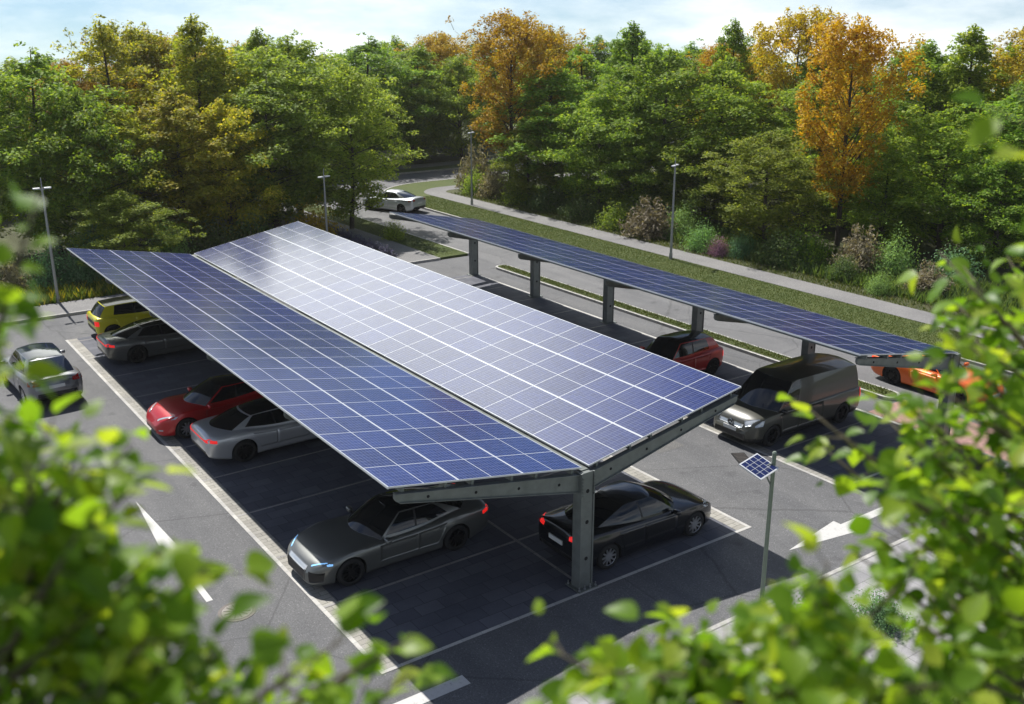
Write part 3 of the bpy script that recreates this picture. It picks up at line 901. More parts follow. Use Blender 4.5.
GT = dict(L=4.98, W=1.95, xf=1.51, xr=-1.39, wr=.355,
    top=[(-2.49, .84), (-2.44, .97), (-2.30, 1.03), (-1.9, 1.04), (-1.3, 1.03), (0, .97), (.9, .955), (1.3, .91), (1.8, .83), (2.15, .74), (2.36, .66), (2.49, .50)],
    sh=[(-2.49, .78), (-2.4, .89), (-1.9, .94), (-1.4, .95), (-.6, .88), (.3, .85), (1.4, .86), (1.9, .77), (2.25, .66), (2.49, .46)],
    hw=[(-2.49, .66), (-2.46, .78), (-2.38, .87), (-2.1, .95), (-1.4, 1.0), (-.2, .955), (.6, .95), (1.5, .99), (1.95, .95), (2.2, .87), (2.36, .76), (2.45, .62), (2.49, .50)],
    bot=[(-2.49, .50), (-2.42, .34), (-2.1, .24), (-1.7, .17), (1.8, .17), (2.2, .17), (2.42, .19), (2.49, .24)],
    prof=[(0, .91), (.07, .945), (.22, .955), (.5, .985), (.72, 1.0), (.88, .985), (1, .95)],
    gh=dict(xb_f=1.05, sw_f=.36, xb_r=-2.12, sw_r=.42, xr_f=.18, swr_f=.16, xr_r=-1.08, swr_r=.10, yb=(.80, .70), yr=(.56, .51), mid=.05,
        zr=[(-1.3, 1.27), (-1.08, 1.31), (-.5, 1.385), (-.1, 1.40), (.2, 1.375)], drop=.055,
        sides=[('pillar', .60, -.03, 1), ('win_front', -.28, -.36, 6), ('post', -.34, -.41, 1), ('win_rear', -1.32, -.90, 6), ('pillar', -1.70, -.98, 4)]),
    doors=[(.72, -.31, -.31, .72), (-.33, -1.12, -.86, -.33)], doorz=.36, plate_r=.66, plate_f=.44,
    head=[(2.33, .55, .645), (1.95, .905, .705), (1.96, .915, .665), (2.34, .57, .61)],
    tail=[(-2.47, .60, .865), (-2.20, .94, .87), (-2.20, .94, .775), (-2.48, .60, .80)],
    extra=[('light_bar', [(-2.5, -.60, .865), (-2.5, .60, .865), (-2.5, .60, .825), (-2.5, -.60, .825)], 'tail'),
           ('grille', [(2.5, -.50, .55), (2.5, .50, .55), (2.5, .46, .26), (2.5, -.46, .26)], 'black_trim'),
           ('side:air_intake', [(2.40, .58, .50), (2.16, .90, .52), (2.20, .88, .27), (2.42, .60, .25)], 'black_trim'),
           ('diffuser', [(-2.5, -.62, .50), (-2.5, .62, .50), (-2.44, .66, .36), (-2.44, -.66, .36)], 'black_trim')])
GT_FRONT = dict(GT); GT_FRONT['extra'] = GT['extra'] + [('nose_panel', [(2.42, -.48, .645), (2.42, .48, .645), (2.5, .47, .53), (2.5, -.47, .53)], 'lens')]

M3 = dict(L=4.70, W=1.86, xf=1.46, xr=-1.42, wr=.34,
    top=[(-2.35, .93), (-2.31, 1.06), (-2.2, 1.11), (-1.7, 1.10), (0, .99), (1.0, .97), (1.45, .92), (1.9, .82), (2.18, .70), (2.35, .50)],
    sh=[(-2.35, .84), (-2.25, .98), (-1.6, .97), (-.4, .92), (.6, .88), (1.45, .87), (1.9, .78), (2.2, .65), (2.35, .46)],
    hw=[(-2.35, .68), (-2.32, .80), (-2.22, .89), (-1.95, .95), (-1.4, .99), (-.2, .97), (.6, .965), (1.46, .99), (1.85, .95), (2.1, .86), (2.26, .72), (2.33, .58), (2.35, .48)],
    bot=[(-2.35, .48), (-2.28, .33), (-2.0, .23), (-1.7, .17), (1.75, .17), (2.15, .18), (2.35, .26)],
    gh=dict(xb_f=1.25, sw_f=.42, xb_r=-1.98, sw_r=.36, xr_f=.32, swr_f=.18, xr_r=-.72, swr_r=.10, yb=(.78, .62), yr=(.56, .50), mid=.05,
        zr=[(-1.1, 1.33), (-.72, 1.40), (-.2, 1.44), (.1, 1.44), (.35, 1.41)], drop=.06,
        sides=[('pillar', .74, .07, 1), ('win_front', -.22, -.28, 6), ('post', -.28, -.33, 1), ('win_rear', -1.22, -.60, 6), ('pillar', -1.62, -.62, 3)]),
    doors=[(.82, -.24, -.24, .82), (-.26, -1.10, -.92, -.26)], doorz=.34, plate_r=.72, plate_f=.40,
    head=[(2.22, .40, .68), (1.72, .88, .79), (1.80, .90, .73), (2.24, .46, .62)],
    tail=[(-2.30, .48, .97), (-2.02, .90, .99), (-2.06, .92, .86), (-2.34, .50, .88)],
    extra=[('side:fog_lamp', [(2.26, .62, .40), (2.16, .72, .40), (2.16, .72, .36), (2.26, .62, .36)], 'lens'),
           ('front_lip', [(2.36, -.50, .33), (2.36, .50, .33), (2.34, .5, .27), (2.34, -.5, .27)], 'black_trim'),
           ('diffuser', [(-2.4, -.60, .50), (-2.4, .60, .50), (-2.3, .62, .34), (-2.3, -.62, .34)], 'black_trim')])

HATCH = dict(L=3.92, W=1.77, xf=1.22, xr=-1.32, wr=.33,
    top=[(-1.96, .95), (-1.92, 1.02), (-1.7, 1.04), (0, .98), (.85, .98), (1.2, .95), (1.6, .88), (1.82, .80), (1.96, .62)],
    sh=[(-1.96, .90), (-1.85, .97), (-1.2, .95), (0, .90), (1.0, .88), (1.5, .83), (1.8, .75), (1.96, .56)],
    hw=[(-1.96, .76), (-1.93, .86), (-1.84, .93), (-1.6, .97), (-1.2, 1.0), (0, .97), (1.2, .99), (1.6, .95), (1.82, .86), (1.92, .74), (1.96, .62)],
    bot=[(-1.96, .42), (-1.88, .28), (-1.6, .2), (1.5, .19), (1.8, .2), (1.96, .28)],
    gh=dict(xb_f=1.02, sw_f=.30, xb_r=-1.90, sw_r=.12, xr_f=.30, swr_f=.12, xr_r=-1.52, swr_r=.06, yb=(.74, .70), yr=(.57, .57), mid=.03,
        zr=[(-1.6, 1.44), (-1.3, 1.47), (-.6, 1.50), (0, 1.50), (.3, 1.46)], drop=.05,
        sides=[('pillar', .66, .12, 1), ('win_front', -.32, -.36, 6), ('post', -.40, -.42, 1), ('win_rear', -1.22, -1.10, 6), ('pillar', -1.78, -1.46, 3)]),
    doors=[(.68, -.34, -.34, .68), (-.37, -1.18, -.95, -.37)], doorz=.34, plate_r=.62, plate_f=.45,
    head=[(1.90, .45, .74), (1.66, .82, .76), (1.70, .83, .64), (1.93, .47, .62)],
    tail=[(-1.95, .60, .86), (-1.84, .84, .86), (-1.84, .85, .66), (-1.96, .60, .66)],
    sill_dark=.30,
    extra=[('tail_panel', [(-1.97, -.58, .82), (-1.97, .58, .82), (-1.97, .58, .66), (-1.97, -.58, .66)], 'black_trim'),
           ('rear_bumper', [(-1.97, -.62, .50), (-1.97, .62, .50), (-1.93, .62, .32), (-1.93, -.62, .32)], 'black_trim'),
           ('grille', [(1.97, -.40, .62), (1.97, .40, .62), (1.97, .44, .34), (1.97, -.44, .34)], 'black_trim')])

SUV = dict(L=4.75, W=1.90, xf=1.42, xr=-1.46, wr=.36,
    top=[(-2.37, 1.02), (-2.33, 1.12), (-2.1, 1.15), (0, 1.06), (1.1, 1.06), (1.5, 1.02), (1.95, .94), (2.2, .84), (2.37, .62)],
    sh=[(-2.37, .95), (-2.25, 1.05), (-1.5, 1.03), (0, .97), (1.3, .96), (1.9, .88), (2.2, .77), (2.37, .56)],
    hw=[(-2.37, .74), (-2.33, .86), (-2.2, .93), (-1.9, .97), (-1.4, 1.0), (0, .97), (1.4, .99), (1.9, .95), (2.15, .85), (2.3, .72), (2.37, .58)],
    bot=[(-2.37, .46), (-2.28, .33), (-1.9, .25), (1.8, .22), (2.2, .22), (2.37, .30)],
    gh=dict(xb_f=1.18, sw_f=.36, xb_r=-2.22, sw_r=.28, xr_f=.36, swr_f=.15, xr_r=-1.42, swr_r=.08, yb=(.80, .72), yr=(.60, .56), mid=.04,
        zr=[(-1.6, 1.54), (-1.2, 1.60), (-.5, 1.65), (.1, 1.65), (.4, 1.61)], drop=.06,
        sides=[('pillar', .74, .14, 1), ('win_front', -.28, -.34, 6), ('post', -.36, -.40, 1), ('win_rear', -1.32, -1.08, 6), ('pillar', -1.94, -1.34, 3)]),
    doors=[(.8, -.30, -.30, .8), (-.33, -1.25, -1.0, -.33)], doorz=.40, plate_r=.80, plate_f=.5,
    head=[(2.28, .42, .82), (1.90, .86, .86), (1.94, .88, .76), (2.30, .46, .72)],
    tail=[(-2.36, .52, 1.02), (-2.15, .90, 1.03), (-2.15, .92, .88), (-2.37, .52, .90)],
    sill_dark=.36,
    extra=[('rear_bumper', [(-2.38, -.64, .60), (-2.38, .64, .60), (-2.34, .64, .38), (-2.34, -.64, .38)], 'black_trim'),
           ('grille', [(2.38, -.45, .70), (2.38, .45, .70), (2.38, .45, .40), (2.38, -.45, .40)], 'black_trim')])

COUPE = dict(L=4.5, W=1.90, xf=1.38, xr=-1.20, wr=.345,
    top=[(-2.25, .84), (-2.2, .94), (-2.0, .96), (0, .90), (.9, .88), (1.5, .78), (1.95, .66), (2.25, .46)],
    sh=[(-2.25, .74), (-2.1, .86), (-1.3, .88), (0, .80), (1.3, .80), (1.8, .68), (2.1, .56), (2.25, .42)],
    hw=[(-2.25, .72), (-2.2, .85), (-2.0, .94), (-1.3, 1.0), (0, .95), (1.3, .99), (1.8, .95), (2.08, .84), (2.2, .70), (2.25, .56)],
    bot=[(-2.25, .45), (-2.15, .3), (-1.8, .18), (1.8, .15), (2.1, .16), (2.25, .22)],
    gh=dict(xb_f=.98, sw_f=.36, xb_r=-1.75, sw_r=.4, xr_f=.1, swr_f=.15, xr_r=-.75, swr_r=.1, yb=(.74, .60), yr=(.52, .46), mid=.04,
        zr=[(-1., 1.18), (-.6, 1.25), (-.2, 1.27), (.1, 1.25)], drop=.05,
        sides=[('pillar', .56, -.08, 1), ('win_front', -.5, -.45, 7), ('post', -.56, -.5, 1), ('win_rear', -1.0, -.62, 3), ('pillar', -1.35, -.65, 3)]),
    doors=[(.66, -.5, -.4, .66)], doorz=.32, plate_r=.6, plate_f=.4,
    head=[(2.0, .45, .62), (1.7, .86, .68), (1.74, .88, .60), (2.05, .5, .55)],
    tail=[(-2.25, .45, .80), (-2.05, .86, .82), (-2.05, .88, .72), (-2.26, .45, .72)],
    extra=[('diffuser', [(-2.3, -.6, .50), (-2.3, .6, .50), (-2.2, .6, .32), (-2.2, -.6, .32)], 'black_trim')])

VAN = dict(L=5.25, W=1.98, xf=1.72, xr=-1.66, wr=.355,
    top=[(-2.62, 1.06), (-2.58, 1.14), (-2.4, 1.16), (1.2, 1.14), (1.6, 1.13), (1.95, 1.10), (2.25, 1.03), (2.45, .93), (2.56, .82), (2.62, .64)],
    sh=[(-2.62, 1.02), (-2.5, 1.08), (-1.5, 1.08), (1.2, 1.06), (1.8, 1.03), (2.2, .95), (2.45, .83), (2.62, .58)],
    hw=[(-2.62, .86), (-2.59, .93), (-2.5, .96), (-2.2, .985), (-1.5, 1.0), (1.5, 1.0), (1.95, .98), (2.25, .92), (2.45, .84), (2.57, .74), (2.62, .64)],
    bot=[(-2.62, .42), (-2.55, .32), (-2.2, .25), (2.1, .22), (2.4, .22), (2.62, .28)],
    gh=dict(xb_f=1.86, sw_f=.34, xb_r=-2.57, sw_r=.10, xr_f=.92, swr_f=.20, xr_r=-2.42, swr_r=.06, yb=(.91, .90), yr=(.74, .80), mid=.02,
        zr=[(-2.5, 1.90), (-2.1, 1.95), (-.5, 1.98), (.4, 1.97), (.95, 1.90)], drop=.07, sink=.03,
        sides=[('pillar', 1.44, .62, 1), ('win_front', .62, .34, 6), ('pillar', .50, .26, 2), ('pillar', -2.47, -2.36, 20)]),
    doors=[(1.46, .58, .58, 1.30), (.54, -.62, -.62, .54)], doorz=.42, plate_r=.7, plate_f=.56,
    head=[(2.48, .46, .86), (2.10, .93, .93), (2.18, .94, .76), (2.54, .56, .70)],
    tail=[(-2.60, .84, 1.05), (-2.52, .95, 1.05), (-2.52, .96, .75), (-2.61, .85, .75)],
    sill_dark=.36, mirror=M['black_trim'], handle=M['black_trim'],
    extra=[('grille', [(2.6, -.50, .80), (2.6, .50, .80), (2.6, .46, .66), (2.6, -.46, .66)], 'lens'),
           ('lower_grille', [(2.62, -.60, .48), (2.62, .60, .48), (2.6, .62, .30), (2.6, -.62, .30)], 'black_trim')])

make_car('fastback_car', 'graphite grey fastback with lit bluish headlights, nose out beside the empty front bay', (-2.90, 4.25, 0), PI, GT_FRONT, M['p_grey'], rimm=M['rim_dark'], spokes=10, roofm=M['glass'], lights=M['blue_light'], plate_front=False)
make_car('sedan_car', 'black sedan with silver spoked wheels parked behind the front column', (2.42, 1.32, 0), 0, M3, M['p_black'], spokes=10)
make_car('fastback_car', 'silver fastback with a red rear light bar parked next to the red sedan', (-2.45, 12.45, 0), 0, GT, M['p_silver'], rimm=M['rim_dark'], roofm=M['glass'], plate_rear=False)
make_car('sedan_car', 'dark red sedan facing out beside the silver fastback', (-3.2, 15.2, 0), PI, M3, M['p_red'], roofm=M['glass'], plate_front=False)
make_car('fastback_car', 'dark grey fastback with a red rear light bar next to the yellow hatchback', (-2.42, 23.75, 0), 0, GT, M['p_grey'], rimm=M['rim_dark'], roofm=M['glass'], plate_rear=False)
make_car('hatchback_car', 'yellow boxy hatchback with black roof in the farthest bay', (-2.45, 27.3, 0), 0, HATCH, M['p_yellow'], rimm=M['rim_dark'], roofm=M['matt_black'], plate_rear=False)
make_car('suv_car', 'pale silver crossover driving away along the left aisle', (-7.5, 21.9, 0), PI / 2 + .05, SUV, M['p_suv'], roofm=M['glass_blue'], glassm=M['glass_blue'], tailm=M['taildim'])
make_car('hatchback_car', 'bright red hatchback with black roof under the narrow carport', (12.05, 9.85, 0), PI, HATCH, M['p_redh'], rimm=M['rim_dark'], roofm=M['matt_black'])
v = make_car('delivery_van', 'dark olive grey panel van parked under the narrow carport', (11.73, 4.15, 0), PI, VAN, M['p_olive'], cat='van', spokes=5, rimm=M['rim_dark'])
# round emblem on the van's grille
mb = MB().cyl((0, 0, 0), (.03, 0, 0), .115, n=28, m=1)
for k in range(28):
    t0, t1 = 2 * PI * k / 28, 2 * PI * (k + 1) / 28
    mb.cyl((.032, .1 * math.cos(t0), .1 * math.sin(t0)), (.032, .1 * math.cos(t1), .1 * math.sin(t1)), .009, n=6)
for k in range(3):
    t = PI / 2 + k * 2 * PI / 3
    mb.cyl((.033, 0, 0), (.033, .098 * math.cos(t), .098 * math.sin(t)), .011, .004, n=6)
mb.build('emblem', [M['chrome'], M['black_trim']], v, (2.60, 0, .74))
MB().box((0, 0, 0), (.012, .006, .55)).build('wiper', [M['black_trim']], v, (1.62, .38, 1.24), (.75, -1.0, 0))
make_car('coupe_car', 'orange sports coupe driving along the road behind the van', (18.9, 3.35, 0), -PI / 2, COUPE, M['p_orange'], rimm=M['rim_dark'])
make_car('estate_car', 'light silver car driving away on the far bend of the road', (20.6, 46.8, 0), PI / 2 + .38, M3, M['p_far'], glassm=M['glass_blue'], tailm=M['taildim'], rimm=M['rim_dark'])

# ------------------------------------------------------------------ lamps, sign pole, manhole
def lamp(label, x, y, h, rz, heads=2):
    r = thing('street_lamp', label, 'street lamp', (x, y, .1), (0, 0, rz), 'double headed street lamps round the parking lot')
    MB().cyl((0, 0, 0), (0, 0, h), .075, .045, 12).cyl((0, 0, 0), (0, 0, .35), .10, .095, 12).build('pole', [M['lamp_post']], r)
    MB().cyl((0, 0, h - .42), (0, 0, h + .55), .03, .02, 8).build('spigot', [M['lamp_post']], r, (0, 0, -.1))
    for s in ((-1, 1) if heads == 2 else (1,)):
        a = MB().cyl((0, 0, h - .12), (s * .12, 0, h - .02), .028, .024, 8).build('arm', [M['lamp_post']], r)
        hd = MB().box((s * .24, 0, h), (.30, .20, .06), bev=.02).build('lamp_head', [M['lamp_head']], r)
        MB().box((s * .25, 0, h - .034), (.22, .14, .012)).build('diffuser', [M['lens']], hd)
lamp('double headed street lamp on the rear sidewalk beside the yellow hatchback', -4.4, 33.75, 5.35, .0)
lamp('double headed street lamp rising behind the ridge of the large carport', 10.41, 35.88, 4.38, .3)
lamp('street lamp beside the path in front of the brown and bright green shrubs', 25.45, 23.9, 5.15, .5)
lamp('farthest street lamp beside the path near the road bend', 25.95, 44.9, 5.1, .5)

p = thing('sign_pole', 'slim green grey pole carrying a small solar panel at the front sidewalk', 'pole', (1.93, -3.49, .12))
MB().cyl((0, 0, 0), (0, 0, 4.12), .048, .044, 14).cyl((0, 0, 4.12), (0, 0, 4.15), .05, .03, 14).cyl((0, 0, 0), (0, 0, .03), .12, .12, 14).build('pole', [M['green_pole']], p)
sp = MB().box((0, 0, 0), (.62, .56, .035), 0).box((0, 0, .019), (.56, .50, .004), 1)
for k in range(1, 4): sp.box((-.28 + k * .14, 0, .0225), (.008, .50, .003), 0)
for k in range(1, 4): sp.box((0, -.25 + k * .125, .0228), (.56, .006, .003), 0)
sp = sp.build('solar_panel', [M['frame'], M['cells_small']], p, (-.33, .10, 3.86), (.30, -.10, .12))
MB().cyl((.0, 0, 3.35), (-.20, .06, 3.74), .018, n=8).cyl((0, 0, 3.9), (-.2, .06, 3.85), .018, n=8).build('bracket', [M['steel']], p)

def ringpts(r, n=40): return [(r * math.cos(2 * PI * i / n), r * math.sin(2 * PI * i / n)) for i in range(n)]
mh = thing('manhole_cover', 'round iron manhole cover in the asphalt of the left aisle', 'manhole cover', (-7.02, 3.83, 0))
MB().prism(ringpts(.42), 0, .008).build('frame_ring', [M['iron']], mh)
lid = MB().prism(ringpts(.335), .008, .013)
lid.build('lid', [M['manhole_fill']], mh)
cr = MB()
for k in range(6):
    R_ = Matrix.Rotation(k * PI / 6, 3, 'Z'); cr.box((0, 0, .0165), (.60, .025, .006), R=R_)
cr.build('lid_ribs', [M['iron']], mh)

# ------------------------------------------------------------------ trees
def leaves_mesh(name, C, N, size, mat, rng, aspect=.55, fold=.25):
    """one bent diamond per leaf: C centres, N normals"""
    n = len(C)
    r = rng.normal(size=(n, 3)); r -= N * (r * N).sum(1)[:, None]; r /= np.linalg.norm(r, axis=1)[:, None] + 1e-9
    s = np.cross(N, r)
    L = (size * rng.uniform(.65, 1.35, n))[:, None]
    a = C - r * L * .5; b = C + r * L * .5 - N * L * .12
    w = L * aspect * .5
    c = C + s * w - N * w * fold; d = C - s * w - N * w * fold
    V = np.stack([a, c, b, d], 1).reshape(-1, 3)
    me = bpy.data.meshes.new(name)
    me.vertices.add(4 * n); me.vertices.foreach_set('co', V.ravel())
    me.loops.add(4 * n); me.loops.foreach_set('vertex_index', np.arange(4 * n, dtype=np.int32))
    me.polygons.add(n); me.polygons.foreach_set('loop_start', np.arange(n, dtype=np.int32) * 4)
    me.polygons.foreach_set('loop_total', np.full(n, 4, np.int32))
    me.materials.append(mat); me.update(calc_edges=True); me.validate()
    return me

def gen_tree(seed, H=12., R=3.2, lo=.12, shape=(.75, .8), limbs=46, per=7, leaves=70, size=.27, flat=.46, clump=.75, trunk_r=.17, spire=0., gap=.0, upward=.5, limb_r=.7):
    rng = np.random.default_rng(seed); rd = random.Random(seed)
    mb = MB()
    # trunk with a slight wander
    tp, tr = [], []
    ox, oy = rd.uniform(-.3, .3), rd.uniform(-.3, .3)
    for k in range(11):
        t = k / 10
        tp.append(Vector((ox * math.sin(t * 3) , oy * math.sin(t * 2.4), t * H * .97))); tr.append(max(.02, trunk_r * (1 - t) ** .8 + .01))
    mb.tube(tp, tr, 8)
    lob = [rd.uniform(.78, 1.25) for _ in range(9)]
    cl = []
    for i in range(limbs):
        t = (i + rd.random()) / limbs
        f = lo + (1 - lo) * t ** .92
        s = (f - lo) / (1 - lo)
        env = (math.sin(PI * min(1, max(.02, s ** shape[0] * .97 + .03))) ** shape[1])
        env = max(env, .18 * (1 - s) + .06)
        if spire: env *= (1 - spire * s)
        az = i * 2.39996 + rd.uniform(-.4, .4)
        env *= lob[int((az % (2 * PI)) / (2 * PI) * 9) % 9] * rd.uniform(.72, 1.18)
        ln = R * env
        k = min(9, int(f * .93 * 10)); tt = f * .93 * 10 - k
        p0 = tp[k].lerp(tp[k + 1], tt)
        rise = ln * (upward * (1 - .3 * s)) + rd.uniform(-.1, .25)
        pts = []
        for q in range(5):
            u = q / 4
            pts.append(p0 + Vector((math.cos(az) * ln * u, math.sin(az) * ln * u, rise * u - ln * .12 * u * u)))
        mb.tube(pts, [max(.008, limb_r * (.06 * (1 - s) + .02) * (1 - u * .85)) for u in (0, .25, .5, .75, 1)], 5)
        for j in range(per):
            if rd.random() < gap: continue
            u = rd.uniform(.35, 1.06)
            b = pts[0].lerp(pts[-1], u)
            side = ln * .42 * (1.15 - u * .6)
            c = b + Vector((rd.gauss(0, side * .5), rd.gauss(0, side * .5), rd.gauss(.1, .22)))
            if rd.random() < .35: mb.tube([b, c], [.018, .006], 4)
            cl.append((c, clump * rd.uniform(.55, 1.25) * (1 - .3 * s)))
    # top tuft
    for j in range(5): cl.append((tp[-1] + Vector((rd.gauss(0, .18), rd.gauss(0, .18), rd.uniform(-.5, .35))), clump * .45))
    C, N = [], []
    for c, r in cl:
        n = max(12, int(leaves * (r / clump) ** 2))
        d = rng.normal(size=(n, 3)); d /= np.linalg.norm(d, axis=1)[:, None]
        d *= (rng.uniform(0, 1, n) ** .45)[:, None]
        p = d * np.array([r, r, r * flat])
        # the rim of a clump droops
        p[:, 2] -= (p[:, 0] ** 2 + p[:, 1] ** 2) / max(.2, r) * .25
        C.append(p + np.array(c))
        nn = np.stack([d[:, 0] * .6, d[:, 1] * .6, np.full(n, .85)], 1) + rng.normal(size=(n, 3)) * .38
        N.append(nn)
    C = np.concatenate(C); N = np.concatenate(N); N /= np.linalg.norm(N, axis=1)[:, None]
    keep = C[:, 2] > .3
    C, N = C[keep], N[keep]
    trunk = mb.data('trunk', [M['bark']], True)
    crown = leaves_mesh('crown', C, N, size, M['leaf_g'], rng)
    return trunk, crown, H, R

VARS = {
    'broad': gen_tree(1, 12, 4.3, .10, (.85, .5), 56, 8, 100, .205, clump=.85),
    'oval': gen_tree(2, 12, 3.4, .10, (.90, .55), 52, 8, 100, .20, clump=.78),
    'oval_b': gen_tree(7, 12, 3.4, .08, (.80, .5), 54, 8, 98, .20, clump=.74),
    'tall': gen_tree(3, 12, 3.3, .10, (.70, .62), 56, 7, 95, .195, clump=.72, spire=.22),
    'tier': gen_tree(4, 12, 3.2, .22, (.75, .6), 36, 7, 100, .195, .3, .85, spire=.25, gap=.12, upward=.3),
    'open': gen_tree(5, 12, 3.3, .16, (.82, .55), 64, 8, 84, .19, .8, .62, gap=.05, upward=1.15, limb_r=.55),
    'low': gen_tree(6, 12, 5.6, .03, (.70, .45), 50, 8, 110, .27, clump=1.15, trunk_r=.26),
}
def tree(x, y, h, w, var, leafm, label, rz=None, group='trees of the surrounding wood'):
    tr, cr, H, R = VARS[var]
    r = thing('tree', label, 'tree', (x, y, .08), (0, 0, random.uniform(0, 6.28) if rz is None else rz), group)
    sx = w / (2 * R) * 1.08; r.scale = (sx, sx * random.uniform(.92, 1.08), h / H)
    obj('trunk', tr, r)
    c = obj('crown', cr, r)
    c.material_slots[0].link = 'OBJECT'; c.material_slots[0].material = M[leafm]
    return r

